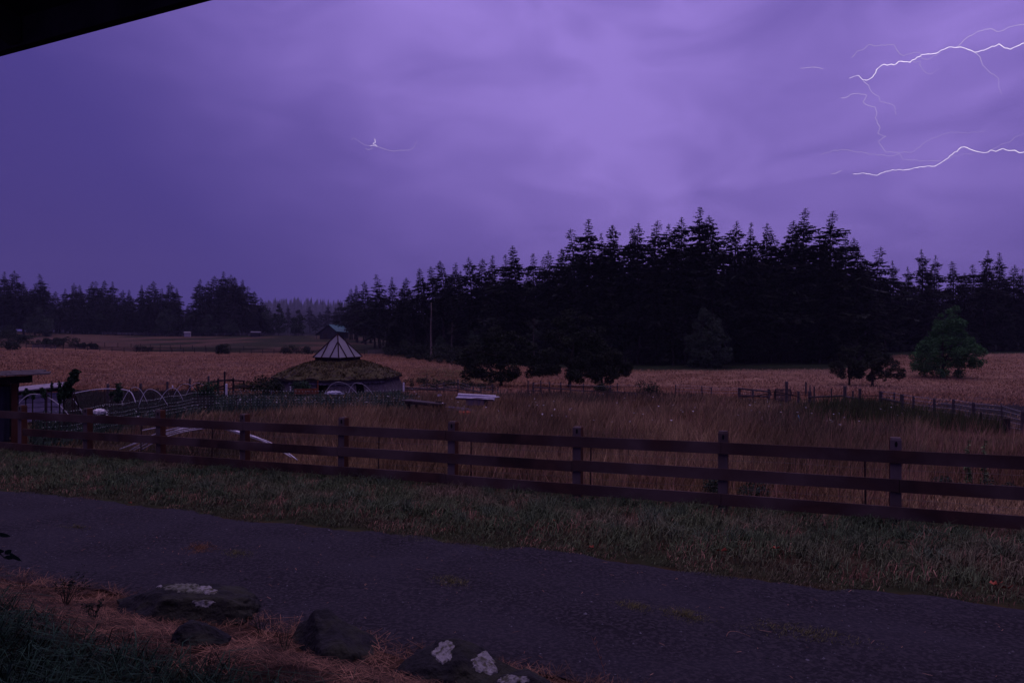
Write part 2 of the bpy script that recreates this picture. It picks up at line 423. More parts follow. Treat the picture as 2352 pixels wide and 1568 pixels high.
# green growth in the garden
x, y = scatter(90000, 19, 62, -.75, 0); gm = garden_mask(x, y)
k = rng.random(len(x)) < gm*(.25+1.1*vnoise(x, y, 2.6, 21)); x, y = x[k], y[k]
blades('garden_growth', x, y, hgt(x, y), rng.uniform(.1, .45, len(x))*(.5+vnoise(x, y, 3, 22))*(1-.55*sst(y, 36, 46)), .02+.0016*y, rng.uniform(.1, .9, len(x)), M_gardengreen,
       'low green leaves and weeds growing inside the netted garden', cat='plants')
x, y = scatter(52000, 22.5, 50, -.66, -.44); px = x/y*F+CX
k = (rng.random(len(x)) < .3+vnoise(x, y, 2, 26)) & (y > np.interp(px, [140, 200, 330, 456], [23, 25, 29, 34])); x, y = x[k], y[k]
blades('bed_weeds', x, y, hgt(x, y), rng.uniform(.25, .62, len(x)), .012+.001*y, rng.uniform(.1, .7, len(x)),
       material('dull_bed_weeds', (.060, .045, .040), col2=(.035, .038, .026), scale=.6, island=.5), 'dull weeds around the feet of the white hoops', cat='weeds')
x, y = scatter(1300, 24, 50, -.6, -.12); gm = garden_mask(x, y)
k = (gm > .5) & (vnoise(x, y, 3.5, 27) > .56); x, y = x[k], y[k]
M_white = material('white_plastic', (.78, .74, .76), rough=.4, col2=(.6, .56, .56), scale=7, spec=.4)
M_flower = material('white_flower_heads', (.48, .46, .48), island=.35)
n = len(x); zz = hgt(x, y)+rng.uniform(.3, .6, n); s_ = rng.uniform(.03, .07, n)
v = np.stack([np.stack([x+s_*math.cos(a), y+s_*math.sin(a), zz+rng.uniform(-.01, .01, n)], 1) for a in (0, 1.6, 3.1, 4.7)], 1).reshape(-1, 3)
tag(np_mesh('flower_heads', v, [np.arange(4*n).reshape(n, 4)], M_flower), 'small white flower heads sprinkled over the garden weeds', 'flowers', kind='stuff')
x, y = scatter(520, 20, 46, -.25, .62); px = x/y*F+CX
k = (px > 1000) & (vnoise(x, y, 5, 61) > .55); x, y = x[k], y[k]
n = len(x); zz = hgt(x, y)+rng.uniform(.6, .9, n); s_ = rng.uniform(.02, .05, n)
v = np.stack([np.stack([x+s_*math.cos(a), y+s_*math.sin(a), zz+rng.uniform(-.01, .01, n)], 1) for a in (0, 1.6, 3.1, 4.7)], 1).reshape(-1, 3)
tag(np_mesh('wild_carrot_heads', v, [np.arange(4*n).reshape(n, 4)], M_flower), 'pale wild carrot heads above the tall dry grass', 'flowers', kind='stuff')
# rank weeds on the right
x, y = scatter(26000, 24, 48, .35, .72); px = x/y*F+CX
wz = np.exp(-(((px-1975)/90)**2+((y-33)/4.5)**2))+np.exp(-(((px-2110)/60)**2+((y-28.5)/3)**2))+.8*np.exp(-(((px-2220)/80)**2+((y-27)/2.5)**2))
k = rng.random(len(x)) < wz*1.3; x, y = x[k], y[k]
blades('tall_weeds', x, y, hgt(x, y), rng.uniform(.5, 1.15, len(x)), .012+.0012*y, rng.uniform(.05, .5, len(x)), M_weed,
       'rank dark green weeds along the wire fence on the right', cat='weeds')
x, y = scatter(22000, 34, 62, -.02, .55); px = x/y*F+CX
wz = np.exp(-(((px-1420)/230)**2+((y-47)/5)**2))
k = rng.random(len(x)) < wz; x, y, px = x[k], y[k], px[k]
blades('weedy_bank', x, y, hgt(x, y), rng.uniform(.3, .8, len(x))*np.where(px > 1620, .5, 1), .02+.0014*y, rng.uniform(.1, .6, len(x)),
       material('dull_weeds', (.055, .05, .03), col2=(.09, .055, .04), scale=.5, island=.5), 'dull green weeds along the far side of the meadow', cat='weeds')
# the verge
n = 70000
T = rng.uniform(8.5, 9.9, n); x = rng.uniform(-15, 9, n); y = T-.425*x
k = (T > 8.74+.2*np.sin(x*1.7)+.14*np.sin(x*5.1)+.1*rng.random(n)) & (vnoise(x, y, .8, 55)+.4*rng.random(n) > .42); x, y = x[k], y[k]
blades('fringe_moss', x, y, hgt(x, y), rng.uniform(.012, .05, len(x)), rng.uniform(.006, .012, len(x)), rng.uniform(.3, 1.6, len(x)),
       material('mossy_fringe', (.050, .056, .024), col2=(.085, .062, .036), scale=.8, island=.5), 'low mossy fringe of grass along the edge of the gravel track', cat='grass')
n = 120000
T = rng.uniform(8.45, 12.9, n); x = rng.uniform(-15, 9, n); y = T-.425*x
dn = vnoise(x, y, 1.1, 50); edge = sst(T, 8.5, 10.2)
k = (rng.random(n) < .25+.8*dn) & (T > 8.75+.2*np.sin(x*1.7)+.12*np.sin(x*5.1)) & (rng.random(n) < .35+.65*edge)
x, y, T, dn, edge = x[k], y[k], T[k], dn[k], edge[k]
blades('verge_grass', x, y, hgt(x, y), (.03+.17*edge*dn+.07*edge)*rng.uniform(.6, 1.3, len(x)), rng.uniform(.006, .013, len(x)), rng.uniform(.3, 1.6, len(x)), M_verge,
       'mixed green and dry grass on the verge between track and board fence', seg=2, cat='grass')
nt_, per = 150, 75           # coarse tussocks of long arching blades
tx = rng.uniform(-13, 8, nt_); tT = rng.uniform(10.0, 12.4, nt_); kt = (vnoise(tx, tT, 2.2, 57) > .42); tx, tT = tx[kt], tT[kt]; sz_ = rng.uniform(.6, 1.25, len(tx))
x = np.repeat(tx, per)+rng.normal(0, .05, len(tx)*per); T = np.repeat(tT, per)+rng.normal(0, .05, len(tx)*per); y = T-.425*x; s_ = np.repeat(sz_, per)
blades('verge_tussocks', x, y, hgt(x, y), rng.uniform(.14, .34, len(x))*s_, rng.uniform(.005, .009, len(x)), rng.uniform(.3, 1.7, len(x)),
       material('tussock_blades', (.085, .115, .065), col2=(.05, .075, .035), scale=.8, island=.7), 'coarse tussocks of long arching green blades in the verge', seg=2, sprawl=1.0, cat='grass')
n = 26000
T = rng.uniform(8.8, 12.6, n); x = rng.uniform(-15, 9, n); y = T-.425*x
k = (vnoise(x, y, 1.6, 53) > .57); x, y, T = x[k], y[k], T[k]
blades('dry_verge_grass', x, y, hgt(x, y), rng.uniform(.06, .24, len(x))*sst(T, 8, 10), rng.uniform(.005, .010, len(x)), rng.uniform(.4, 1.3, len(x)), M_drypale,
       'bleached dry tufts mixed into the verge grass', seg=2, cat='grass')
# bank at the bottom left: dead straw, then rank green grass
n = 60000
x = rng.uniform(-6.5, 1.5, n); T = rng.uniform(1.6, 5.45, n); y = T-.425*x
u = x/np.maximum(y, .5); py = HZ+F*(EYE-.3)/np.maximum(y, .5)
k = (y > 2.2); x, y, T = x[k], y[k], T[k]
px = x/y*F+CX; row = HZ+F*(EYE-hgt(x, y))/y
lim = np.interp(px, [0, 150, 300, 560, 700, 900, 1200], [1392, 1455, 1515, 1555, 1610, 1660, 1700])
g = sst(row, lim-25, lim+45)
kg = rng.random(len(x)) < g*.85
clump = vnoise(x, y, .55, 71)
xg, yg, cg = x[kg], y[kg], clump[kg]; kk = rng.random(len(xg)) < .2+.9*cg; xg, yg, cg = xg[kk], yg[kk], cg[kk]
blades('bank_grass', xg, yg, hgt(xg, yg), rng.uniform(.12, .3, len(xg))*(.5+.8*cg), rng.uniform(.004, .009, len(xg)), rng.uniform(.7, 1.9, len(xg)),
       material('dark_green_blades', (.012, .034, .018), col2=(.024, .056, .034), scale=3, island=.9), 'long dark green grass flopping over the bank in the lower left', seg=2, cat='grass')
ks = (rng.random(len(x)) < (1-g)) & (T < 5.4) & (vnoise(x, y, .35, 75)+.30*rng.random(len(x)) > .56)
xs_, ys_ = x[ks], y[ks]; n = len(xs_)
# straw lies nearly flat: crossed thin strips
a = rng.uniform(0, np.pi, n); l = rng.uniform(.04, .20, n); w = rng.uniform(.0010, .0028, n); big = rng.random(n) < .012; l = np.where(big, l*2.2, l); w = np.where(big, w*1.7, w)
z0 = hgt(xs_, ys_)+rng.uniform(.0, .035, n); z1 = hgt(xs_+np.cos(a)*l, ys_+np.sin(a)*l)+rng.uniform(.0, .07, n)
dx, dy = np.cos(a), np.sin(a)
v = np.stack([np.stack([xs_-dy*w, ys_+dx*w, z0], 1), np.stack([xs_+dy*w, ys_-dx*w, z0], 1),
              np.stack([xs_+dx*l+dy*w*.6, ys_+dy*l-dx*w*.6, z1], 1), np.stack([xs_+dx*l-dy*w*.6, ys_+dy*l+dx*w*.6, z1], 1)], 1).reshape(-1, 3)
M_straw = material('matted_straw', (.21, .105, .062), col2=(.035, .018, .012), scale=2.2, island=1.0)
tag(np_mesh('straw_litter', v, [np.arange(4*n).reshape(n, 4)], M_straw), 'matted reddish dead straw lying on the bank around the boulders', 'straw', kind='stuff')
# gravel stones and chaff on the track
n = 7000
T = rng.uniform(5.4, 8.6, n); x = rng.uniform(-12, 8, n); y = T-.425*x
z = np.array([road_z(a_, b_) for a_, b_ in zip(x, T)]); s_ = rng.gamma(2, .0021, n)+.0015
v = []; 
oc = np.array([(1, 0, 0), (0, 1, 0), (-1, 0, 0), (0, -1, 0), (0, 0, .8), (0, 0, -.8)])
jit = rng.uniform(.6, 1.3, (n, 6, 1)); v = (oc[None]*s_[:, None, None]*jit+np.stack([x, y, z], 1)[:, None]).reshape(-1, 3)
fc = np.array([(0, 1, 4), (1, 2, 4), (2, 3, 4), (3, 0, 4)]); f = (np.arange(n)[:, None, None]*6+fc[None]).reshape(-1, 3)
tag(np_mesh('gravel_stones', v, [f], material('gravel_stone', (.055, .052, .062), island=1.0)), 'loose stones scattered over the gravel track', 'gravel', kind='stuff')
n = 260
T = rng.uniform(5.4, 8.6, n); x = rng.uniform(-9, 7, n); y = T-.425*x; z = np.array([road_z(a_, b_) for a_, b_ in zip(x, T)])+.008
a = rng.uniform(0, np.pi, n); l = rng.gamma(2, .014, n)+.01; w = .0022+0*l; dx, dy = np.cos(a), np.sin(a)
v = np.stack([np.stack([x-dy*w, y+dx*w, z], 1), np.stack([x+dy*w, y-dx*w, z], 1), np.stack([x+dx*l+dy*w, y+dy*l-dx*w, z+.004], 1), np.stack([x+dx*l-dy*w, y+dy*l+dx*w, z+.004], 1)], 1).reshape(-1, 3)
tag(np_mesh('chaff', v, [np.arange(4*n).reshape(n, 4)], M_drypale), 'bits of pale chaff scattered on the dark gravel', 'straw', kind='stuff')
def weed_patch(px, py, rx, ry, n, mat, label):
    Y = EYE*F/(py-HZ); c = Vector(((px-CX)/F*Y, Y, 0)); a = rng.uniform(0, 6.28, n); r = rng.random(n)**.7
    r *= 1+.3*np.sin(3*a+px); rx *= 1.35; ry *= 1.35; n_ = n
    x = c.x+np.cos(a)*r*rx; y = c.y+np.sin(a)*r*ry - .42*np.cos(a)*r*rx
    z = np.array([road_z(p, q+.425*p) for p, q in zip(x, y)])
    lift = 1-r*.7
    tag(blades('weed_patch', x, y, z-.004, rng.uniform(.015, .055, n)*lift, rng.uniform(.004, .008, n), rng.uniform(.6, 2.0, n), mat, None), label, 'weeds', 'low weed mats growing in the gravel track')
M_mat1 = material('low_weed_mat', (.11, .10, .038), island=.5); M_mat2 = material('rusty_weed_mat', (.17, .085, .045), island=.5)
weed_patch(460, 1262, .20, .22, 1000, M_mat2, 'rusty brown weed mat on the left part of the gravel track')
weed_patch(545, 1275, .24, .14, 500, M_mat1, 'thin olive weed mat just right of the rusty one')
weed_patch(1035, 1340, .20, .18, 700, M_mat1, 'olive weed mat in the middle of the gravel track')
weed_patch(1455, 1400, .17, .14, 500, M_mat1, 'faint weed mat left of the denser green one on the right half of the track')
weed_patch(1572, 1418, .20, .17, 900, M_mat1, 'dense green weed mat on the right half of the gravel track')
weed_patch(1850, 1460, .42, .2, 900, M_mat1, 'long streak of weeds and chaff at the right of the gravel track')
weed_patch(175, 1215, .30, .14, 350, M_mat1, 'faint weed mat near the left end of the gravel track')

# ------------------------------------------------------------------ trees
M_bark = material('dark_bark', (.045, .034, .028), col2=(.02, .016, .014), scale=6, stretch=(1, 1, .2))
M_palebark = material('pale_bark', (.19, .15, .13), col2=(.10, .08, .07), scale=2, stretch=(1, 1, .3))
M_fir = material('fir_needles', (.020, .028, .021), island=.45)
M_fir2 = material('fir_needles_brownish', (.023, .024, .016), island=.45)
M_fir3 = material('fir_needles_lighter_green', (.026, .034, .022), island=.6)  # lighter green for some of the front-row firs
def conifer_meshes(seed, H, RR, cb, rag, bend=0.0, mat=None, gap=0.0):
    r = np.random.default_rng(seed); V = []; Fc = []
    ph = r.uniform(0, 6.28)
    def axis(h): 
        t = max(0, (h/H-.6)/.4); return np.array([bend*t*t*1.6*math.cos(ph)+.15*math.sin(h*.35+ph), bend*t*t*1.6*math.sin(ph)+.15*math.cos(h*.3), 0])
    h = H*.985
    V_ = V
    def tri(a, b, c):
        i = len(V); V.extend([a, b, c]); Fc.append((i, i+1, i+2))
    top = axis(H)+np.array([0, 0, H]); 
    for k in range(5):
        a = k*1.26; tri(top, axis(H*.96)+np.array([.10*math.cos(a), .10*math.sin(a), H*.955]), axis(H*.96)+np.array([.10*math.cos(a+1), .10*math.sin(a+1), H*.955]))
    sector = r.uniform(.6, 1.15, 9)
    while h > H*cb:
        t = (H-h)/(H*(1-cb))
        L0 = RR*(min(1, .04+t**.92*1.75) if t < .8 else 1-.35*(t-.8)/.2)*(.85+.3*math.sin(h*1.7+ph))
        if r.random() > gap:
            nb = int(r.integers(6, 10)) if t > .12 else int(r.integers(4, 6))
            a0 = r.uniform(0, 6.28)
            for b in range(nb):
                a = a0+b*6.283/nb+r.uniform(-.35, .35)
                sc = sector[int((a % 6.283)/6.284*9)]
                L = L0*sc*r.uniform(.6, 1.0+rag*.5)
                if r.random() < rag*.18: L *= 1.35
                if r.random() < rag*.22: continue
                L = max(L, .2)
                d = np.array([math.cos(a), math.sin(a), 0]); s = np.array([-d[1], d[0], 0])
                up = .42-.75*t+r.uniform(-.1, .15); dr = .25+.2*r.random()
                ax = axis(h)+np.array([0, 0, h])
                P = lambda q: ax+d*L*q+np.array([0, 0, L*(up*q-dr*q*q+.12*q**4)])
                w = (.14+.09*L)*min(1, .35+t*3)
                # the bough itself
                p0, p1, p2, p3 = P(0), P(.4), P(.75), P(1.0)
                tri(p0-s*.03, p1+s*w, p1-s*w); tri(p1+s*w, p2, p1-s*w); tri(p1+s*w*.6, p3, p1-s*w*.6)
                ns = int(5+L*5)
                for k in range(ns):
                    q = r.uniform(.15, 1)**.8; bp = P(q); sd_ = 1 if r.random() < .5 else -1
                    sl = (.22+.30*L*(1-q*.55))*r.uniform(.6, 1.15)*min(1, .55+t*3.5)
                    dd = d*r.uniform(.35, .9)+s*sd_*r.uniform(.4, 1); dd = dd/np.linalg.norm(dd)
                    tip = bp+dd*sl+np.array([0, 0, -sl*r.uniform(.05, .5)])
                    bw = (.11+.09*sl)*min(1, .45+t*3)
                    tri(bp-d*bw, bp+d*bw, tip)
                    if r.random() < .6: tri(bp-d*bw*1.6, bp+d*bw*1.6, bp+dd*sl*.45+np.array([0, 0, -sl*r.uniform(.35, .75)]))
        h -= (.26+.24*t)*H/25*r.uniform(.8, 1.25)
    me = bpy.data.meshes.new('crown'); me.from_pydata([tuple(p) for p in V], [], Fc); me.materials.append(mat or M_fir); me.update()
    m = MB(); hs = np.linspace(0, H*.97, 12)
    m.tube([tuple(axis(q)+np.array([0, 0, q-.3])) for q in hs], [max(.02, H*.0125*(1-q/H)**.8+(.12 if q == 0 else 0)) for q in hs], 7)
    tm = bpy.data.meshes.new('trunk'); tm.from_pydata(m.v, [], m.f); tm.materials.append(M_bark); tm.update()
    return me, tm, H
PROT = []
specs = [(3.5, .16, .5, 0), (3.1, .2, .7, .2), (3.8, .14, .8, .4), (2.9, .22, .6, 0), (3.4, .18, 1.0, .7), (4.0, .15, .45, 0), (3.0, .26, 1.1, 1.0), (3.6, .12, .6, .3), (3.3, .3, .9, .5), (2.7, .18, .4, 0)]
for i, (rr_, cb, rag, bend) in enumerate(specs):
    PROT.append(conifer_meshes(100+i, 25, rr_, cb, rag, bend, M_fir if i % 3 else M_fir2, gap=.08 if rag > .8 else 0))
FRONT = [conifer_meshes(300+i, 25, rr_, cb, .8, .2, M_fir3, gap=.12) for i, (rr_, cb) in enumerate([(3.6, .2), (3.2, .28), (4.0, .14)])]
LOW = [conifer_meshes(200+i, 25, rr_, cb, .7, .3, M_fir, gap=.1) for i, (rr_, cb) in enumerate([(2.6, .45), (2.9, .38)])]
def plant_conifer(px, Y, height, proto, label, group, wide=1.0, name='conifer'):
    me, tm, H0 = proto; p = gp(px, Y)
    r_ = empty(name, p, rnd.uniform(0, 6.28)); s = height/H0; r_.scale = (s*wide, s*wide, s)
    tag(r_, label, 'tree', group)
    for nm, m in (('crown', me), ('trunk', tm)):
        o = bpy.data.objects.new(nm, m); C.objects.link(o); o.parent = r_
    return r_
def hcone(px, py, Y): return EYE+(HZ-py)/F*Y-gp(px, Y).z
# (tip px, tip py) of every fir on the skyline
right_sky = [(781,688),(804,661),(819,653),(839,645),(872,627),(901,634),(929,635),(968,614),(993,610),(1019,596),(1043,601),(1058,620),(1083,588),(1107,590),(1133,584),(1161,582),(1183,562),
 (1225,580),(1248,590),(1261,574),(1285,569),(1318,519),(1353,500),(1382,532),(1404,538),(1415,508),(1453,522),(1466,508),(1506,505),(1545,512),(1567,498),(1607,472),(1635,489),(1660,524),(1688,506),
 (1727,508),(1763,509),(1790,530),(1815,504),(1848,477),(1880,525),(1907,483),(1940,530),(1970,544),(2014,566),(2050,596),(2085,610),(2117,570),(2147,584),(2188,598),(2215,625),(2234,606),(2268,573),(2294,578),(2329,606),(2350,615)]
note = {1353: 'broad shouldered', 1607: 'tallest', 1848: 'tall see-through', 1907: 'tall narrow-topped', 781: 'small', 1318: 'ragged', 2117: 'bent-topped', 2268: 'ragged', 872: 'lopsided', 1415: 'pointed', 1058: 'low', 1660: 'low'}
def ordinal(n): return '%d%s' % (n, 'th' if 10 <= n % 100 <= 20 else {1: 'st', 2: 'nd', 3: 'rd'}.get(n % 10, 'th'))
def edgeY(px): return float(np.interp(px, FEDGE[0], FEDGE[1]))
for i, (px, py) in enumerate(right_sky):
    Y = edgeY(px)+rnd.uniform(3, 14); k = 4 if px in (1318, 872) else (7 if px in (1848, 1907) else rnd.randrange(10))
    if px in (1607, 1353): k = 5
    plant_conifer(px, Y, hcone(px, py, Y), PROT[k], '%s fir, %s treetop from the left on the right forest skyline' % (note.get(px, 'upright'), ordinal(i+1)),
                  'firs on the skyline of the right-hand forest', wide=rnd.uniform(1.1, 1.4))
env_x = [p[0] for p in right_sky]; env_y = [p[1] for p in right_sky]
for i in range(150):
    px = 785+(2352+60-785)*((i+.5)/150)+rnd.uniform(-8, 8)
    row = i % 3
    Y = edgeY(px)+(rnd.uniform(-2, 3), rnd.uniform(10, 22), rnd.uniform(24, 48))[row]
    e_ = float(np.interp(px, env_x, env_y)); base = float(HZ-(gp(px, Y).z-EYE)*F/Y)
    top = e_+rnd.uniform(.17, .36)*(base-e_) if row else e_+rnd.uniform(.24, .58)*(base-e_)
    k = rnd.randrange(10)
    plant_conifer(px, Y, hcone(px, top, Y), PROT[k] if row else (FRONT[k % 3] if rnd.random() < .6 else LOW[k % 2]), 'dark fir standing within the right-hand forest below its skyline',
                  'firs inside the right-hand forest', wide=rnd.uniform(1.25, 1.8))
for i in range(56):
    px = 880+(2352+40-880)*((i+.5)/56)+rnd.uniform(-12, 12); Y = edgeY(px)+rnd.uniform(-5, 3)
    if 1960 < px < 2030: Y += 12
    plant_conifer(px, Y, rnd.uniform(4.5, 10), PROT[rnd.choice((0, 2, 5, 7))], 'young fir in the undergrowth along the foot of the right-hand forest',
                  'young firs at the forest edge', wide=rnd.uniform(1.8, 2.6), name='young_conifer')
for px_ in (2262, 2284, 2300):
    plant_conifer(px_, 172, 11, PROT[5], 'young fir in the undergrowth along the foot of the right-hand forest', 'young firs at the forest edge', wide=2.0, name='young_conifer')
left_sky = [(10,622),(36,620),(55,645),(81,648),(98,627),(128,667),(150,662),(171,648),(183,653),(210,645),(220,644),(236,642),(258,645),(279,664),(297,664),(324,652),(336,653),(354,643),(372,661),(393,647),(406,660),
 (457,639),(471,643),(491,631),(514,622),(526,628),(540,635),(555,640),(569,655),(583,668)]
lnote = {36: 'broad', 98: 'lone pointed', 514: 'tallest', 457: 'droopy-topped', 354: 'pointed', 583: 'short'}
for i, (px, py) in enumerate(left_sky):
    Y = 345+rnd.uniform(0, 20) if px > 110 else 300+rnd.uniform(0, 15)
    plant_conifer(px, Y, hcone(px, py, Y), PROT[(5, 2, 0, 7, 4, 8)[i % 6]], '%s fir, %s treetop from the left on the left woods skyline' % (lnote.get(px, 'upright'), ordinal(i+1)),
                  'firs on the skyline of the far left woods', wide=rnd.uniform(1.05, 1.35) if px < 440 else 1.4)
lex = [p[0] for p in left_sky]; ley = [p[1] for p in left_sky]
for i in range(80):
    px = -20+(612+20)*((i+.5)/80)+rnd.uniform(-6, 6); row = i % 3
    Y = (338, 362, 385)[row]+rnd.uniform(-6, 6)
    e_ = float(np.interp(px, lex, ley)); base = 768
    if 408 < px < 450: e_ = 688
    top = e_+rnd.uniform(.12, .35)*(base-e_) if row else e_+rnd.uniform(.3, .6)*(base-e_)
    plant_conifer(px, Y, hcone(px, top, Y), PROT[rnd.randrange(10)], 'dark fir standing within the far left woods below their skyline',
                  'firs inside the far left woods', wide=rnd.uniform(1.4, 2.0))
for i in range(34):
    px = -10+620*((i+.5)/34)+rnd.uniform(-8, 8)
    plant_conifer(px, 334+rnd.uniform(-4, 4), rnd.uniform(8, 14), PROT[rnd.choice((0, 2, 5, 7))], 'young fir in the undergrowth along the foot of the far left woods',
                  'young firs before the far left woods', wide=rnd.uniform(1.8, 2.6), name='young_conifer')
# scattered firs in the misty gap between the two woods
for i, (px, py, Y) in enumerate([(618, 705, 460), (640, 715, 470), (662, 700, 500), (690, 712, 480), (712, 702, 520), (735, 715, 470), (752, 700, 500), (603, 700, 480), (770, 705, 430), (676, 725, 440), (724, 722, 430)]):
    plant_conifer(px, Y, hcone(px, py, Y), PROT[rnd.randrange(10)], 'bluish fir in the misty gap between the woods, %s from the left' % ordinal([603,618,640,662,676,690,712,724,735,752,770].index(px)+1), 'firs in the misty gap', wide=1.3)
# the misty forested hill far behind: a mass nobody could count
V = []; Fc = []
for i in range(700):
    px = rnd.uniform(440, 880); Y = 2940-rnd.random()**1.5*900; p = gp(px, Y, -2); H = 16+30*rnd.random()**2; w = H*.17
    for (hb, ht, ww) in ((0, .5, 1.0), (.3, .75, .75), (.55, 1.0, .5)):
        n = 5; b = len(V); a0 = rnd.uniform(0, 6)
        for k in range(n):
            a = a0+k*6.283/n; q = ww*w*rnd.uniform(.75, 1.25); V.append((p.x+q*math.cos(a), p.y+q*math.sin(a), p.z+H*hb))
        V.append((p.x, p.y, p.z+H*ht))
        for k in range(n): Fc.append((b+k, b+(k+1) % n, b+n))
tag(np_mesh('hill_forest', np.array(V), [np.array(Fc)], M_fir), 'misty forest of firs covering the distant hill between the woods', 'forest', kind='stuff')

def leaf_cloud(clumps, n, ls, seed, mat, name='crown', parent=None, flat=.6):
    r = np.random.default_rng(seed); cl = np.array(clumps, float)  # x,y,z,r
    wgt = cl[:, 3]**2.2; wgt /= wgt.sum(); k = r.choice(len(cl), n, p=wgt)
    d = r.normal(size=(n, 3)); d /= np.linalg.norm(d, axis=1)[:, None]
    rad = cl[k, 3]*r.uniform(.25, 1.08, n)**.6
    p = cl[k, :3]+d*rad[:, None]*np.array([1, 1, .8])
    a = r.normal(size=(n, 3)); a[:, 2] *= flat; a /= np.linalg.norm(a, axis=1)[:, None]
    b = np.cross(a, r.normal(size=(n, 3))); b /= np.linalg.norm(b, axis=1)[:, None]
    s = ls*r.uniform(.6, 1.4, n)[:, None]
    v = np.stack([p-a*s, p+b*s*.5, p+a*s, p-b*s*.5], 1).reshape(-1, 3)
    return np_mesh(name, v, [np.arange(4*n).reshape(n, 4)], mat, parent=parent)
def leafy_tree(name, px, Y, outline, n, ls, mat, label, group=None, stems=((0, 0, .16),), seed=1, nclump=60, cr=(.35, .8), cat='tree', forks=6, depth=.9):
    """outline: list of (z, halfwidth, xoffset) in metres"""
    base = gp(px, Y); t = empty(name, base); tag(t, label, cat, group)
    r = random.Random(seed); cl = []
    z0, z1 = outline[0][0], outline[-1][0]
    zs = [o[0] for o in outline]; ws = [o[1] for o in outline]; xo = [o[2] for o in outline]
    while len(cl) < nclump:
        z = r.uniform(z0, z1); w = np.interp(z, zs, ws); 
        if r.random() > (w/max(ws))**1.2+.06: continue
        a = r.uniform(0, 6.283); q = math.sqrt(r.random())**.7
        c = r.uniform(*cr)*(.55+.45*w/max(ws))
        cl.append((np.interp(z, zs, xo)+math.cos(a)*q*max(.05, w-c*.6), math.sin(a)*q*max(.05, w-c*.6)*depth, z, c))
    leaf_cloud(cl, n, ls, seed, mat, parent=t)
    m = MB()
    for sx, sy, rr_ in stems:
        zt = z0+(z1-z0)*.62
        pts = [(sx*(1+.25*k), sy, -.2+(zt+.2)*k/7+.0) for k in range(8)]
        pts = [(p[0]+.06*math.sin(k*1.3+sx), p[1]+.05*math.cos(k+sx), p[2]) for k, p in enumerate(pts)]
        m.tube(pts, [rr_*(1.35 if k == 0 else 1-.1*k) for k in range(8)], 8)
        for k in range(forks):
            c = r.choice(cl); st = pts[min(6, 2+k % 4)]
            mid = [(st[i]+c[i])/2 for i in range(3)]; mid[2] -= .1
            m.tube([st, mid, c[:3]], [rr_*.45, rr_*.28, rr_*.1], 5)
    m.build('trunk', M_bark, t, smooth=True)
    return t
M_oak = material('dark_leaves', (.013, .019, .011), col2=(.022, .03, .015), scale=.8, island=.5)
M_oak2 = material('olive_leaves', (.024, .036, .018), col2=(.018, .024, .014), scale=.8, island=.5)
M_maple = material('bright_green_leaves', (.055, .15, .042), col2=(.032, .085, .03), scale=.6, island=.5)
M_midleaf = material('mid_green_leaves', (.048, .072, .042), col2=(.03, .045, .03), scale=.25, island=.4)
M_shrub = material('shrub_leaves', (.026, .036, .02), col2=(.018, .025, .014), scale=1, island=.5)
M_fruit = material('orchard_leaves', (.03, .068, .03), col2=(.018, .04, .02), scale=3, island=.5)
k77 = 77/F
leafy_tree('oak_tree', 1150, 77, [(.75, 3.4, 0), (1.2, 5.0, -.1), (2.8, 5.3, .0), (4.8, 4.3, .1), (6.4, 2.8, .2), (7.2, 1.1, .2)], 24000, .11, M_oak,
           'dark round-crowned tree on a single trunk, left of the wide double-trunked pair', seed=3, stems=((0, 0, .2),), nclump=100, cr=(.4, .85))
leafy_tree('oak_tree', 1300, 75, [(.7, 3.6, -.3), (1.1, 4.8, -.2), (2.8, 4.9, .2), (5.0, 4.6, .5), (7.2, 3.0, .8), (8.4, 1.3, .9)], 24000, .11, M_oak,
           'dark broad tree in the middle, its crown the tallest of the three', seed=4, stems=((.3, 0, .2),), nclump=100, cr=(.4, .85))
leafy_tree('oak_tree', 1381, 78, [(.65, 2.6, .1), (1.2, 3.9, 0), (2.6, 3.6, -.2), (4.6, 2.8, -.8), (6.4, 1.6, -1.4)], 17000, .11, M_oak,
           'dark spreading tree whose low crown joins the tallest middle tree', seed=5, stems=((0, 0, .17),), nclump=80, cr=(.35, .8))
leafy_tree('oak_tree', 1950, 80, [(1.0, 1.5, -.2), (1.3, 2.3, 0), (2.6, 2.1, 0), (3.8, 1.6, .1), (4.7, .9, .2)], 9000, .085, M_oak2,
           'small olive tree on a straight trunk, left one of the pair in the right pasture', seed=6, stems=((0, 0, .13),), nclump=55, cr=(.3, .6))
leafy_tree('oak_tree', 2003, 78, [(.8, 2.0, .8), (1.5, 3.2, .7), (2.5, 2.5, .5), (3.6, 1.7, .4), (4.9, .8, .6)], 11000, .085, M_oak2,
           'small dark tree with a forked trunk, right one of the pair in the right pasture', seed=7, stems=((0, 0, .16),), nclump=60, cr=(.3, .6))
leafy_tree('maple_tree', 2165, 92, [(.5, 3.0, -.6), (1.6, 4.6, .6), (3.4, 4.7, .5), (5.2, 3.4, .7), (7.0, 2.3, 1.0), (8.6, 1.7, 1.4), (9.6, .5, 1.4)], 26000, .12, M_maple,
           'bright green leafy tree with a pointed top, alone in the right pasture', seed=8, stems=((0, 0, .25),), nclump=150, cr=(.5, .95))
leafy_tree('birch_tree', 1627, 117, [(.3, 3.2, 0), (2.0, 4.6, .2), (4.2, 4.4, 0), (6.8, 3.2, -.1), (9.0, 1.6, -.4), (10.2, .5, -.5)], 16000, .15, M_midleaf,
           'pale grey-green leafy tree in front of the tall right-hand firs', seed=9, stems=((0, 0, .2),), nclump=120, cr=(.5, 1.0))
M_paleleaf = material('pale_green_leaves', (.050, .070, .046), col2=(.03, .045, .03), scale=.25, island=.4)
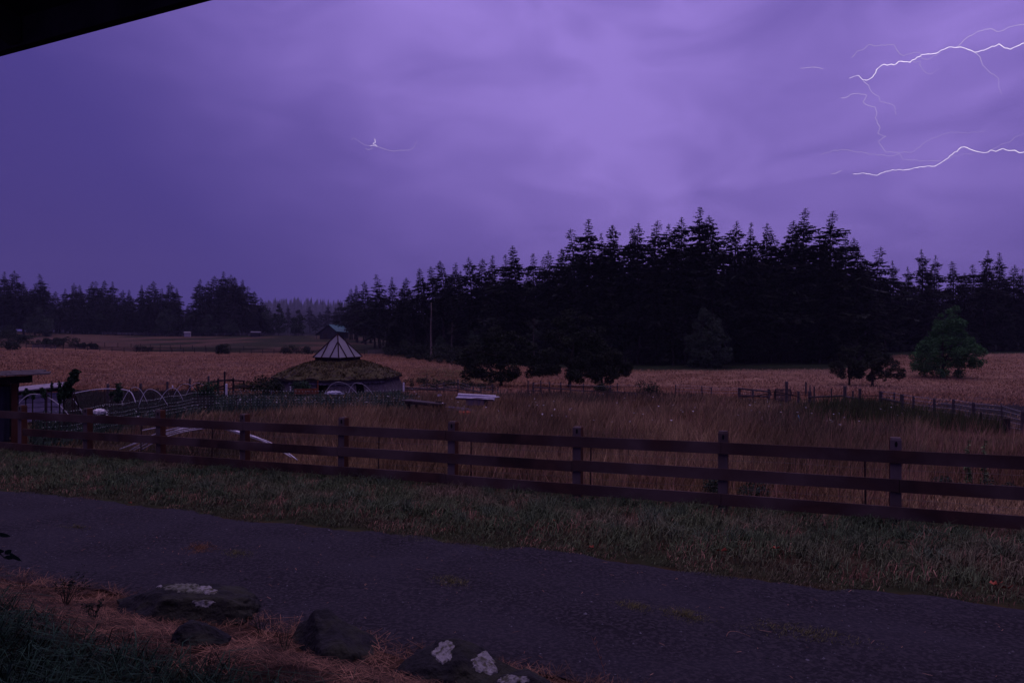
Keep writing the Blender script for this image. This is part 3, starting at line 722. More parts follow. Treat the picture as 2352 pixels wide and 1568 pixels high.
# paler broadleaf trees along the feet of the woods
lo = [(90, 290, 12, 13, 'pale leafy tree at the foot of the far left woods, near the frame edge'), (230, 335, 11, 9, 'low leafy tree under the middle of the far left woods'),
      (385, 330, 13, 14, 'rounded grey-green tree left of the tall far fir group'), (440, 332, 10, 10, 'low rounded tree under the dip in the left skyline'),
      (480, 330, 11, 10, 'low leafy tree under the tall far fir group'), (530, 328, 9, 8, 'low bushy tree at the right foot of the tall far fir group'),
      (610, 340, 13, 10, 'pale green tree left of the misty gap'), (640, 335, 15, 9, 'pale green tree in the middle of the misty gap'), (685, 330, 12, 9, 'pale green tree just left of the small dark barn'),
      (1010, 152, 5, 4, 'low leafy bush at the foot of the right-hand forest beside the pale trunk'), (1090, 140, 7, 4.5, 'leafy bush under the forest left of the middle trees'), (1230, 134, 8, 5.5, 'tall leafy thicket behind the middle trees'),
      (1120, 146, 9, 4, 'leafy thicket behind the single-trunked dark tree')]
for i, (px, Y, h_, w_, lab) in enumerate(lo):
    leafy_tree('broadleaf_tree', px, Y, [(.2, w_*.35, 0), (h_*.3, w_*.5, 0), (h_*.65, w_*.4, 0), (h_, w_*.08, 0)], 4500, .30 if Y > 200 else .16, M_paleleaf if Y > 200 else M_midleaf, lab, 'paler broadleaf trees at the feet of the woods', seed=20+i, nclump=40, cr=(w_*.09, w_*.17), forks=3)
def bush(px, Y, h_, w_, label, seed, mat=None, n=1600, ls=.07, group='bushes in the pastures'):
    base = gp(px, Y); r = random.Random(seed); cl = []
    for k in range(18):
        a = r.uniform(0, 6.28); q = r.random()**.5*w_*.36; z = r.uniform(.12, .85)*h_
        cl.append((math.cos(a)*q*1.25*(1.1-z/h_*.4), math.sin(a)*q, z*(1-q/w_*.4), r.uniform(.18, .30)*min(w_, h_*1.2)))
    o = leaf_cloud(cl, n, ls, seed, mat or M_shrub, name='bush'); o.location = base
    return tag(o, label, 'bush', group)
for i_, (px, Y, h_, w_, lab) in enumerate([(5, 200, 4.5, 8, 'dark thicket at the frame edge behind the left hedge'), (52, 205, 3.2, 7, 'hedge bush right of the dark thicket at the frame edge'), (128, 200, 2.6, 8, 'hedge bush just left of the biggest left hedge bush'),
        (200, 182, 1.8, 7, 'low hedge scrub where the pasture fence leaves the left hedge'), (925, 165, 4, 10, 'dark thicket at the left corner of the right-hand forest'), (960, 158, 3.5, 10, 'thicket left of the pale trunk at the forest edge'),
        (1030, 138, 3.5, 9, 'thicket right of the pale trunk at the forest edge'), (1065, 126, 3.0, 9, 'leafy thicket running out from the forest to the middle trees')]):
    bush(px, Y, h_, w_, lab, 400+i_, n=2600, ls=.17)
bush(510, 172, 3.2, 3.0, 'round dark green bush standing alone in front of the second pasture fence', 41, n=2600, ls=.14)
bush(22, 165, 2.6, 5.5, 'spreading dark bush at the far left edge of the pasture', 42, ls=.16)
bush(158, 190, 3.0, 6.0, 'dark bush in the hedge left of the second pasture', 43, ls=.16)
bush(16, 240, 6, 6, 'tall bush beyond the left hedge at the frame edge', 44, ls=.2)
bush(100, 185, 2.0, 7.0, 'low scrub between the two left hedge bushes', 45, ls=.16)
bush(655, 176, 2.2, 3.2, 'grey bush at the left end of the bush row by the fence', 46, ls=.12)
bush(680, 178, 2.5, 4.0, 'thin brownish bush in the middle of the bush row by the fence', 47, n=900, ls=.12)
bush(705, 175, 2.4, 3.0, 'darkest bush at the right end of the bush row by the fence', 48, ls=.12)
bush(322, 178, 2.0, 3.4, 'small shrub against the left part of the second pasture fence', 49, n=900, ls=.12)
bush(342, 182, 1.5, 3.0, 'faint thin shrub right beside the small fence shrub', 50, n=600, ls=.12)
bush(900, 178, 1.6, 4.0, 'low bush by the rail fence right of the roundhouse skylight', 51, ls=.12)
bush(1050, 132, 2.4, 9.0, 'spreading undergrowth at the forest edge left of the middle trees', 52, n=3000, ls=.14)
bush(975, 145, 2.0, 10.0, 'low undergrowth under the pale trunk at the forest edge', 53, n=2600, ls=.14)
bush(1488, 52, 1.5, 2.0, 'leafy shrub with thin shoots on the far side of the meadow', 54, mat=M_oak2, ls=.06)
bush(1385, 56, 1.2, 1.9, 'low leafy shrub beneath the twin-trunked trees', 55, mat=M_oak2, ls=.06)
bush(608, 54, 1.5, 2.6, 'green bush left of the mossy roundhouse', 56, mat=M_oak2, ls=.07)
bush(628, 50, 1.1, 1.6, 'low bush at the roundhouse wall foot', 57, mat=M_oak2, ls=.06)
bush(693, 50, 1.35, 1.6, 'bright green bush in front of the roundhouse wall', 58, mat=M_fruit, ls=.06)
bush(580, 56, .9, 3.2, 'yellowish low scrub behind the rail fence by the garden', 59, mat=M_weed, ls=.06)
bush(473, 41, 1.5, 1.4, 'bushy green young tree at the end of the row of hoops', 60, mat=M_fruit, ls=.055, n=2200)
bush(459, 41.5, .8, .9, 'small shrub at the foot of the bushy young tree', 61, mat=M_fruit, ls=.05, n=700)
bush(396, 33, .38, .32, 'small dark leafy clump under the third white hoop', 62, mat=M_fruit, ls=.04, n=500)
# pale dead-limbed trunk on the edge of the wood
def snag(px, Y, py, r0, label, name='pine_tree'):
    p = gp(px, Y); Hh = hcone(px, py, Y); t = empty(name, p); tag(t, label, 'tree'); m = MB()
    m.tube([(.05*math.sin(k), 0, -.3+(Hh+.3)*k/9) for k in range(10)], [r0*(1-.09*k)*(1.5 if k == 0 else 1) for k in range(10)], 8)
    m.build('trunk', M_palebark, t, smooth=True); m = MB()
    for k in range(16):
        z = Hh*rnd.uniform(.35, .95); a = rnd.uniform(0, 6.28); l = rnd.uniform(.6, 1.8)
        m.tube([(0, 0, z), (math.cos(a)*l*.5, math.sin(a)*l*.5, z+.05), (math.cos(a)*l, math.sin(a)*l, z-.25)], [.05, .03, .01], 4)
    m.build('branches', M_bark, t)
snag(990, 143, 695, .28, 'bare stout pale trunk at the edge of the right-hand forest')
snag(1038, 138, 740, .10, 'thin pale trunk just right of the stout pale trunk')
snag(1226, 128, 730, .08, 'thin pale dead stem between the two groups of middle trees')

# ------------------------------------------------------------------ haze (rain-damp air)
def add_haze(dens):
    m = bpy.data.materials.new('damp_air'); m.use_nodes = True; t = m.node_tree; t.nodes.clear()
    out = N(t, 'ShaderNodeOutputMaterial'); v = N(t, 'ShaderNodeVolumePrincipled')
    v.inputs['Color'].default_value = (.56, .53, .80, 1); v.inputs['Density'].default_value = dens; v.inputs['Anisotropy'].default_value = 0
    t.links.new(v.outputs[0], out.inputs['Volume'])
    b = MB(); b.box((0, 1590, 230), (9000, 3600, 560))
    tag(b.build('haze', m), 'damp violet air that fades the far woods and hill', 'haze', kind='stuff')
add_haze(.00018)

# ------------------------------------------------------------------ lightning: glowing channels kilometres away
def mat_glow(name, c, s): return material(name, (0, 0, 0), emit=(c, s))
G_hot = mat_glow('lightning_core', (1, .88, 1), 1.5); G_mid = mat_glow('lightning_branch', (.85, .70, 1), .78); G_dim = mat_glow('lightning_faint', (.72, .58, .96), .66)
LY = 4500.0
def jag(pts, seed, amp=3.2, step=6):
    r = random.Random(seed); out = [pts[0]]
    for (a, b) in zip(pts, pts[1:]):
        d = math.dist(a, b); n = max(1, int(d/step))
        for k in range(1, n+1):
            t = k/n; q = amp if k < n else 0
            out.append((a[0]+(b[0]-a[0])*t+r.uniform(-q, q)*.7, a[1]+(b[1]-a[1])*t+r.uniform(-q, q)))
    return out
def bolt_part(name, pts, r0, mat, parent, seed, taper=.4, amp=3.0, r1=None):
    p = jag(pts, seed, amp*1.25); n = len(p); m = MB()
    r_ = random.Random(seed+5)
    P3 = []; yy = LY; r0 = r0*(.80 if r0 > 1.25 else 1.1)
    for a in p:
        yy += r_.uniform(-12, 12); P3.append(pt(a[0], a[1], yy))
    rr = [r0*(1-(1-taper)*i/(n-1))*(.75+.5*r_.random()) for i in range(n)]
    m.tube(P3, rr, 6)
    return m.build(name, mat, parent)
# zoomed survey of the upper right: scale .29300 per pixel, origin 1780,0
def zz(l, s=.2930, ox=1780.1, oy=0): return [(ox+a*s, oy+b*s) for a, b in l]
top = empty('lightning_bolt', pt(2050, 180, LY)); top.location = (0, 0, 0)
tag(top, 'brightest lightning bolt, the upper one crossing the sky at top right', 'lightning')
bolt_part('main_channel', zz([(720,630),(765,605),(810,535),(855,505),(935,512),(970,483),(1060,490),(1150,428),(1260,420),(1365,370),(1430,372),(1490,380),(1565,412),(1640,395),(1755,345),(1800,378),(1845,388),(1900,362),(1960,338),(2100,300)]), 2.1, G_hot, top, 1, 1.1, 1.5)
bolt_part('branch', zz([(720,630),(685,625),(655,592),(620,600),(580,615)]), 1.9, G_hot, top, 2, .35, .8)
bolt_part('branch', zz([(1430,370),(1500,300),(1600,245),(1690,225),(1750,250),(1860,208),(1980,185)]), 1.5, G_mid, top, 3, .9, 1.2)
bolt_part('branch', zz([(1565,412),(1610,450),(1625,510),(1680,565),(1750,610),(1755,690),(1778,740)]), 1.3, G_mid, top, 4, .4, 1.2)
bolt_part('branch', zz([(600,455),(640,405),(700,385),(735,350),(800,362),(930,348),(980,425),(1010,440),(1090,412),(1135,412),(1150,460),(1210,465),(1300,410)]), 1.1, G_dim, top, 5, .8, 1.2)
bolt_part('branch', zz([(690,635),(735,670),(760,725),(815,755),(825,800),(900,812),(935,830),(950,900)]), 1.3, G_mid, top, 6, .4, 1.5)
bolt_part('branch', zz([(1080,480),(1100,492),(1140,480),(1135,510),(1170,560),(1210,582),(1290,545)]), 1.0, G_dim, top, 7, .4, 1.2)
mid = empty('lightning_bolt', (0, 0, 0)); tag(mid, 'faint wandering lightning thread dropping between the two bright bolts', 'lightning')
bolt_part('main_channel', zz([(520,768),(570,760),(590,742),(655,732),(720,748),(690,800),(740,830),(785,840),(800,890),(785,925),(825,1000),(805,1045),(872,1070),(808,1108),(845,1160),(870,1195),(935,1195)]), 1.45, G_mid, mid, 8, .6, 1.5)
bolt_part('branch', zz([(935,1195),(1080,1195),(1180,1110),(1290,1065),(1390,1035),(1500,1045),(1650,1030)]), .9, G_dim, mid, 9, .5, 1.2)
bolt_part('branch', zz([(360,1212),(470,1178),(560,1175),(760,1210),(920,1225),(975,1205),(1000,1250),(1150,1262),(1300,1260)]), .9, G_dim, mid, 10, .8, 1.2)
low = empty('lightning_bolt', (0, 0, 0)); tag(low, 'lower bright lightning bolt running to the right frame edge', 'lightning')
bolt_part('main_channel', zz([(1255,1303),(1340,1250),(1440,1170),(1485,1152),(1560,1182),(1640,1198),(1690,1178),(1730,1188),(1785,1165),(1840,1182),(1880,1178),(1915,1198),(1960,1192),(2100,1180)]), 2.0, G_hot, low, 11, 1.1, 1.4)
bolt_part('branch', zz([(1255,1303),(1140,1308),(1000,1335),(920,1330),(850,1352),(800,1375),(770,1372),(740,1364),(670,1360),(612,1365)]), 1.7, G_hot, low, 12, .7, 1.2)
bolt_part('branch', zz([(1690,1178),(1760,1140),(1840,1115),(1880,1075),(1960,1040)]), .9, G_dim, low, 13, .7, 1.2)
bolt_part('branch', zz([(1330,1252),(1400,1222),(1470,1210),(1600,1205)]), .8, G_dim, low, 14, .5, 1.2)
for pts_, lab, s_, rr_ in ((zz([(440,1363),(480,1358),(522,1337)]), 'short bright dash of lightning left of the lower bolt', 15, 1.3), (zz([(200,538),(285,528),(330,530),(378,543)]), 'short dash of lightning high left of the upper bolt', 16, 1.4)):
    t_ = bolt_part('lightning_bolt', pts_, rr_, G_mid, None, s_, 1, .6); tag(t_, lab, 'lightning')
def z2(l): return [(775.2+a*.09766, 275.6+b*.09766) for a, b in l]
far_ = empty('lightning_bolt', (0, 0, 0)); tag(far_, 'tiny distant knot of lightning in the left middle of the sky', 'lightning')
bolt_part('main_channel', z2([(875,450),(895,530),(850,545),(830,565),(870,580),(910,600),(935,625),(870,610),(810,598),(770,615)]), 1.0, G_hot, far_, 17, .6, .25)
bolt_part('branch', z2([(935,625),(1060,670),(1200,715),(1320,738),(1500,712),(1690,715),(1800,640),(1870,500)]), .95, G_dim, far_, 18, .6, .5)
bolt_part('branch', z2([(660,675),(720,700),(785,690),(830,645)]), 1.0, G_dim, far_, 19, .7, .3)
bolt_part('branch', z2([(770,610),(640,590),(540,530),(430,450),(375,425),(330,470)]), .8, G_dim, far_, 20, .6, .4)

# ------------------------------------------------------------------ materials for built things
def wood(name, c, c2, c3=None, stretch=(1, 1, 1), scale=3, **k): return material(name, c, col2=c2, scale=scale, stretch=stretch, rough=.95, spec=.06, col3=c3, bump=.004, bscale=18, detail=6, **k)
M_rail = wood('dark_stained_board', (.074, .040, .031), (.032, .020, .018), (.10, .066, .060), scale=1.8, scale3=.9, lo=.35, hi=.6)
M_rail.node_tree.nodes  # patches of old stain
M_post = wood('weathered_post', (.13, .098, .098), (.07, .048, .042), scale=3, stretch=(1, 1, .3))
M_postb = wood('brown_post', (.10, .04, .022), (.06, .028, .02), scale=3, stretch=(1, 1, .3))
M_oldwood = wood('old_grey_wood', (.10, .082, .085), (.055, .042, .042), scale=5)
M_darkwood = wood('old_dark_wood', (.045, .033, .033), (.022, .016, .018), scale=5)
M_steel = material('rusty_steel', (.055, .022, .02), col2=(.03, .018, .022), scale=9, rough=.7)
M_wire = material('fence_wire', (.06, .05, .05), rough=.5)
M_pwire = material('pale_wire', (.42, .40, .42), rough=.5)
M_black = material('flat_black', (.008, .007, .008))
M_hoop = material('dull_white_pipe', (.50, .47, .50), rough=.5)
M_pvc = material('white_pipe', (.84, .80, .84), rough=.35, col2=(.62, .58, .62), scale=3, spec=.5)
M_roofv = material('shingles', (.014, .013, .015), col2=(.008, .008, .009), scale=9)

# ------------------------------------------------------------------ the board fence along the track
FN = Vector((.3912, .9203, 0))                      # normal of the fence line, away from the camera
FD = Vector((.9203, -.3912, 0))                     # along the fence, to the right
def fline(s, off=0.0, z=0.0):
    """point on the fence line, s metres from the post at pixel 1327"""
    return Vector((1.145, 11.89, 0))+FD*s+FN*off+Vector((0, 0, z))
bf = empty('board_fence', fline(0)); tag(bf, 'three-rail dark board fence running across the whole view beyond the track', 'fence')
bfo = Vector(bf.location)
sp = 2.50
post_s = []
for px in (52, 202, 370, 563, 788, 1040, 1327, 1661, 2056):      # surveyed positions, then one more beyond each end
    u = (px-CX)/F; o = fline(0, .095); post_s.append((u*o.y-o.x)/(FD.x-u*FD.y))
post_s = [post_s[0]-2.5]+post_s+[post_s[-1]+2.46]
jr = random.Random(3)
for k, s in enumerate(post_s):
    m = MB(); lean = jr.uniform(-.012, .012); rz = math.atan2(FD.y, FD.x)
    b = fline(s, .095); hw = .075
    H_ = 1.30+jr.uniform(-.015, .015)
    ring = lambda z, q, dx: [b-bfo+FD*(x*(hw-q)+dx)+FN*(y*(hw-q))+Vector((0, 0, z)) for x, y in ((-1, -1), (1, -1), (1, 1), (-1, 1))]
    lv = [(-.3, 0), (.02, 0), (1.27, 0), (H_, .012)]
    vs = [p for z, q in lv for p in ring(z, q, lean*z)]
    fs = [(3, 2, 1, 0)]+[(i*4+j, i*4+(j+1) % 4, (i+1)*4+(j+1) % 4, (i+1)*4+j) for i in range(3) for j in range(4)]+[(12, 13, 14, 15)]
    m.add(vs, fs)
    po = m.build('post', M_post, bf)
    po.data.materials.append(M_postb)
    for pl in po.data.polygons:                      # both side faces along the fence line get the brown
        if abs(pl.normal.dot(FD)) > .7: pl.material_index = 1
    m = MB(); c = b-bfo+FN*(-hw-.006)+FD*(lean*1.2+.004)+Vector((0, 0, 1.215))   # bored hole near the top
    n = 12; o2 = [c+FD*(.019*math.cos(6.283*i/n))+Vector((0, 0, .042*math.sin(6.283*i/n))) for i in range(n)]
    i2 = [p+FN*.005 for p in o2]
    m.add(o2+i2, [tuple(reversed(range(n)))]+[(i, (i+1) % n, n+(i+1) % n, n+i) for i in range(n)])
    m.build('knot', M_black, po)
for ri, (zt, hh) in enumerate(((1.125, .185), (.705, .185), (.30, .185))):
    k = 0; s = -17.6+(.0, 2.5, .0)[ri]
    while s < 9.8:
        e_ = s+5.0; a = fline(s+.004, .002, zt-hh/2+jr.uniform(-.008, .008)); b = fline(min(e_, 10.4)-.004, .002, zt-hh/2+jr.uniform(-.008, .008))
        m = MB(); n = 8; prev = None
        for q in range(n+1):
            t = q/n; p = a.lerp(b, t)+Vector((0, 0, .006*math.sin(3.1*t+s)))-bfo
            ring_ = [p+FN*(y*.019)+Vector((0, 0, z*hh/2)) for y, z in ((-1, -1), (-1, 1), (1, 1), (1, -1))]
            m.v += [tuple(v) for v in ring_]
            if q: m.f += [((q-1)*4+j, (q-1)*4+(j+1) % 4, q*4+(j+1) % 4, q*4+j) for j in range(4)]
        m.f += [(3, 2, 1, 0), (n*4, n*4+1, n*4+2, n*4+3)]
        m.build('rail', M_rail, bf); s = e_
# wire mesh on steel posts right behind it
wf = empty('wire_mesh_fence', fline(0, .5)); tag(wf, 'low wire mesh on steel posts right behind the board fence', 'fence'); wfo = Vector(wf.location)
m = MB()
for z in (.08, .2, .32, .45, .6, .78, .95):
    m.tube([fline(s, .5, z+.012*math.sin(s*2.1+z*9))-wfo for s in np.arange(-12.5, 10.4, .6)], .0024, 3, False)
s = -12.5
while s < 10.4:
    m.tube([fline(s, .5, .0)-wfo, fline(s+.01*math.sin(s*7), .5, .5)-wfo, fline(s, .5, .95)-wfo], .0026, 3, False); s += .16
m.build('mesh', M_wire, wf)
def tpost(m, base, h, lean=(0, 0)):
    b = Vector(base); t = b+Vector((lean[0], lean[1], h)); w = .028
    m.bar(b-Vector((0, 0, .2)), t, w, .008); m.bar(b+Vector((0, .014, -.2)), t+Vector((0, .014, 0)), .008, .026)
    for k in range(int(h/.14)):
        p = b.lerp(t, (k+.5)*.14/h); m.box(p-Vector((0, .009, 0)), (.014, .008, .02))
for px in (320, 483, 866, 1080, 1355, 1990):
    # where the mesh line crosses this sight line
    u = (px-CX)/F; o = fline(0, .5); s = (u*o.y-o.x)/(FD.x-u*FD.y)
    m = MB(); p = fline(s, .53)-wfo; tpost(m, p, 1.06 if px != 1990 else 1.0, (jr.uniform(-.03, .03), 0)); m.build('steel_post', M_steel, wf)

# bundle of bent white pipes draped over the mesh fence
def pile_pt(px, py, off):
    u = (px-CX)/F; o = fline(0, off); s = (u*o.y-o.x)/(FD.x-u*FD.y); p = fline(s, off)
    return Vector((p.x, p.y, EYE+(HZ-py)/F*p.y))
def smooth(pts, n=5):
    out = []
    P_ = [pts[0]]+list(pts)+[pts[-1]]
    for i in range(1, len(P_)-2):
        for k in range(n):
            t = k/n; a, b, c, d = P_[i-1], P_[i], P_[i+1], P_[i+2]
            out.append(.5*((2*b)+(c-a)*t+(2*a-5*b+4*c-d)*t*t+(3*b-a-3*c+d)*t**3))
    out.append(P_[-2]); return out
bund = [([(327,988),(383,978),(434,974),(478,976),(516,982),(560,996),(612,1012),(645,1030)], .62, 0),
        ([(287,1027),(330,1008),(372,991),(430,978.5),(478,977),(530,986),(580,1000),(640,1026),(683,1056)], .66, 0),
        ([(298,1034),(345,1009),(385,993),(436,982),(484,979),(540,991),(600,1010),(662,1042)], .70, 0),
        ([(307,1034),(352,1011),(388,996),(440,985),(490,981),(545,993),(606,1013),(676,1050)], .74, 0),
        ([(320,1035),(362,1012),(400,997),(450,986.5),(500,983),(550,996),(610,1016),(668,1049)], .78, 0),
        ([(275,1031),(335,1010),(380,996),(432,980),(486,978),(520,984),(570,999),(650,1036)], .82, 0)]
for i, (l, off, _) in enumerate(bund):
    P_ = smooth([pile_pt(a, b, off) for a, b in l]); m = MB(); o0 = P_[len(P_)//2]
    m.tube([p-o0 for p in P_], .0125, 8)
    o = m.build('plastic_pipe', M_pvc, None, smooth=True); o.location = o0
    tag(o, ['highest and longest of the white pipes draped over the mesh fence', 'pipe second from the front in the draped bundle, reaching furthest right',
            'pipe third from the front in the draped white bundle', 'pipe fourth from the front in the draped white bundle',
            'lowest of the white pipes in the draped bundle', 'rearmost pipe of the draped bundle, reaching furthest left'][i], 'pipe', 'white pipes draped over the mesh fence')

# ------------------------------------------------------------------ roof eave overhead
ev = empty('porch_roof', (0, 2, 4)); tag(ev, 'black roof eave cutting across the top left corner', 'roof')
e0 = Vector((-2.66, 3.55, 4.082)); ed = Vector((1.34, -.55, 0)).normalized(); en = Vector((-.38, -.925, 0)).normalized()
o_ = Vector(ev.location); L0, L1 = -7.0, 6.5
def ep(s, d, z): return e0+ed*s+en*d+Vector((0, 0, z))-o_
m = MB(); m.hexa([ep(L0, .02, .02), ep(L1, .02, .02), ep(L1, 4.2, 1.25), ep(L0, 4.2, 1.25), ep(L0, .02, .06), ep(L1, .02, .06), ep(L1, 4.2, 1.29), ep(L0, 4.2, 1.29)]); m.build('roof_deck', M_darkwood, ev)
m = MB(); m.hexa([ep(L0, .03, -.11), ep(L1, .03, -.11), ep(L1, .07, -.11), ep(L0, .07, -.11), ep(L0, .03, .018), ep(L1, .03, .018), ep(L1, .07, .03), ep(L0, .07, .03)]); m.build('fascia', M_darkwood, ev)
for row in range(12):
    m = MB(); s = L0+(row % 2)*.15
    while s < L1-.3:
        w_ = jr.uniform(.22, .3); d0 = row*.34-.035+jr.uniform(-.014, .012); z0 = .064+.2943*max(0, d0)+.006*1
        m.hexa([ep(s, d0, z0-.012*(row == 0)), ep(s+w_-.004, d0, z0-.012*(row == 0)), ep(s+w_-.004, d0+.4, z0+.105), ep(s, d0+.4, z0+.105),
                ep(s, d0, z0+.010), ep(s+w_-.004, d0, z0+.010), ep(s+w_-.004, d0+.4, z0+.11), ep(s, d0+.4, z0+.11)]); s += w_
    m.build('shingle_course', M_roofv, ev)
for k in range(12):
    s = L0+.3+k*1.15; m = MB(); m.hexa([ep(s, .08, -.10), ep(s+.09, .08, -.10), ep(s+.09, 4.15, 1.10), ep(s, 4.15, 1.10), ep(s, .08, .02), ep(s+.09, .08, .02), ep(s+.09, 4.15, 1.22), ep(s, 4.15, 1.22)]); m.build('rafter', M_darkwood, ev)

# ------------------------------------------------------------------ the mossy roundhouse
def rel(base, v): return Vector(v)-Vector(base)
rb = gp(777, 58)
rh = empty('roundhouse', rb); tag(rh, 'low round house with a mossy turf roof and slanting board walls', 'house')
M_moss = material('mossy_turf', (.045, .038, .014), col2=(.026, .016, .012), scale=.9, detail=8, col3=(.075, .062, .024), scale3=1.9, bump=.08, bscale=4, lo=.42, hi=.56)
M_batten = wood('grey_board_wall', (.12, .098, .115), (.06, .047, .052), stretch=(1, 1, .25), scale=6)
NS = 8; A0 = R(22.5-9)
def oc(r, z, k, wob=0): 
    a = A0+k*2*math.pi/NS; return Vector((r*math.cos(a), r*math.sin(a), z))
RE, ZE, RT_, ZT = 5.4, 1.22, 1.7, 2.42
# turf roof: fine grid, lumpy
V = []; Fc = []; nr, na = 26, 96
def octr(a):     # radius factor of a regular octagon
    q = ((a-A0) % (math.pi/4))-math.pi/8
    return math.cos(math.pi/8)/math.cos(q)
for i in range(nr+1):
    t = i/nr; r = RE+(RT_-RE)*t
    for j in range(na):
        a = 2*math.pi*j/na; f_ = octr(a)
        z = ZE+(ZT-ZE)*(1-(1-t)**1.5)
        x, y = r*f_*math.cos(a), r*f_*math.sin(a)
        z += .13*noise.noise(Vector((x*.9, y*.9, 3)))+.09*noise.noise(Vector((x*3, y*3, 7)))
        V.append((x, y, z))
for i in range(nr):
    for j in range(na):
        j2 = (j+1) % na; Fc.append((i*na+j, i*na+j2, (i+1)*na+j2, (i+1)*na+j))
b0 = len(V)
for j in range(na):
    a = 2*math.pi*j/na; f_ = octr(a); V.append(((RE-.06)*f_*math.cos(a), (RE-.06)*f_*math.sin(a), ZE-.16+.02*math.sin(j*1.7)))
for j in range(na): j2 = (j+1) % na; Fc.append((b0+j, b0+j2, j2, j))
b1 = len(V)
for j in range(na):
    a = 2*math.pi*j/na; f_ = octr(a); V.append(((RE-.9)*f_*math.cos(a), (RE-.9)*f_*math.sin(a), ZE-.10))
for j in range(na): j2 = (j+1) % na; Fc.append((b1+j, b1+j2, b0+j2, b0+j))
me = bpy.data.meshes.new('roof'); me.from_pydata(V, [], Fc); me.materials.append(M_moss); me.update()
rf = bpy.data.objects.new('roof', me); C.objects.link(rf); rf.parent = rh
# moss tufts on the turf
n = 9000; a = rng.uniform(0, 6.283, n); t = rng.random(n)**1.1
fo = np.array([octr(q) for q in a]); rr_ = (RE+(RT_-RE)*t)*fo; x = rr_*np.cos(a); y = rr_*np.sin(a); z = ZE+(ZT-ZE)*(1-(1-t)**1.5)-.02
k = vnoise(x, y, 1.2, 91)+.35*t > .5; x, y, z = x[k], y[k], z[k]
blades('moss', x, y, z, rng.uniform(.06, .24, len(x)), rng.uniform(.05, .12, len(x)), rng.uniform(.2, 1.2, len(x)),
       material('moss_tufts', (.12, .092, .030), col2=(.040, .026, .014), scale=2, island=.6), None, parent=rf)
rf.children[0]['kind'] = 'stuff'
m = MB()
for k in range(NS): m.bar(oc(RE-.02, ZE-.10, k), oc(RE-.02, ZE-.10, k+1), .05, .14)
m.build('eave_board', M_darkwood, rh)
# battered walls: each side a row of upright boards, gaps left for the openings
for k in range(NS):
    m = MB(); p0, p1 = oc(RE-.35, ZE-.12, k), oc(RE-.35, ZE-.12, k+1); q0, q1 = oc(RE+.28, -.35, k), oc(RE+.28, -.35, k+1)
    nb = 26; am = (A0+(k+.5)*math.pi/4) % (2*math.pi); nx = Vector((math.cos(am), math.sin(am), 0))
    for i in range(nb):
        t0, t1 = i/nb, (i+.93)/nb; tm = (t0+t1)/2
        side = math.degrees((am-1.5*math.pi))      # 0 = faces the camera
        if -30 < side < 25 and .58 < tm < .80: continue
        if 25 < side < 75 and .40 < tm < .54: continue
        dz = jr.uniform(-.03, .03); o = nx*jr.uniform(0, .02); th = nx*.03
        A_, B_, C_, D_ = q0.lerp(q1, t0)+o, q0.lerp(q1, t1)+o, p0.lerp(p1, t1)+o, p0.lerp(p1, t0)+o
        m.hexa([A_-th, B_-th, B_, A_, D_-th+Vector((0, 0, dz)), C_-th+Vector((0, 0, dz)), C_+Vector((0, 0, dz)), D_+Vector((0, 0, dz))])
    m.build('wall', M_batten, rh)
m = MB(); m.tube([(0, 0, -.3), (0, 0, ZE-.1)], [RE-.7, RE-1.0], 16); m.build('blackened_interior', M_black, rh)  # drum coloured black for the shade inside the wall openings
for k in (5, 6):
    m = MB()
    for i in range(40):
        t = (i+.5)/40; p = oc(RE-.28, ZE-.12, k).lerp(oc(RE-.28, ZE-.12, k+1), t); q = oc(RE-.08, ZE-.36, k).lerp(oc(RE-.08, ZE-.36, k+1), t)
        m.bar(p, q+Vector((jr.uniform(-.02, .02), 0, jr.uniform(-.04, .04))), .11, .015)
    m.build('skirt_of_shakes', material('pale_shakes', (.26, .21, .25), col2=(.13, .10, .12), scale=5), rh)
rh.rotation_euler.x = .055      # the whole house leans with the slope
# skylight pyramid
sk = empty('skylight', (0, 0, 0)); sk.parent = rh
gm_ = MB(); th = R(-27.3); hs = 1.43; zb = EYE+(HZ-819.5)/F*58-rb.z; za = EYE+(HZ-767)/F*57.9-rb.z
rot = Matrix.Rotation(R(-29), 3, 'Z')
cx_ = Vector((0.0, 0, 0))
cor = [rot @ Vector((sx*hs, sy*hs, zb)) for sx, sy in ((-1, -1), (1, -1), (1, 1), (-1, 1))]
ap = Vector((0, 0, za))
M_poly = material('milky_glazing', (.21, .188, .205), rough=.45, col2=(.15, .132, .15), scale=.8, detail=6, spec=.4)
M_redframe = wood('dark_red_frame', (.04, .018, .022), (.02, .011, .015))
for i in range(4):
    m = MB(); a_, b_ = cor[i], cor[(i+1) % 4]; nrm = (b_-a_).cross(ap-a_).normalized()
    m.add([a_, b_, ap, a_-nrm*.012, b_-nrm*.012, ap-nrm*.012], [(0, 1, 2), (5, 4, 3), (0, 3, 4, 1), (1, 4, 5, 2), (2, 5, 3, 0)])
    m.build('glass_pane', M_poly, rh)
    m = MB()
    for t in (0, 1/3, 2/3):
        p = a_.lerp(b_, t)
        if t == 0: q = ap
        else:      # jack rafter up the slope to the hip
            midb = (a_+b_)/2; up_ = ap-midb; s_ = 1-abs(2*t-1); q = p+up_*s_
        m.bar(p+nrm*.02, q+nrm*.02, .095, .05, upv=nrm)
    m.bar(a_+nrm*.02-Vector((0, 0, .02)), b_+nrm*.02-Vector((0, 0, .02)), .06, .07)
    m.build('glazing_bar', M_redframe, rh)
m = MB()
c2 = [rot @ Vector((sx*(hs-.12), sy*(hs-.12), 0)) for sx, sy in ((-1, -1), (1, -1), (1, 1), (-1, 1))]
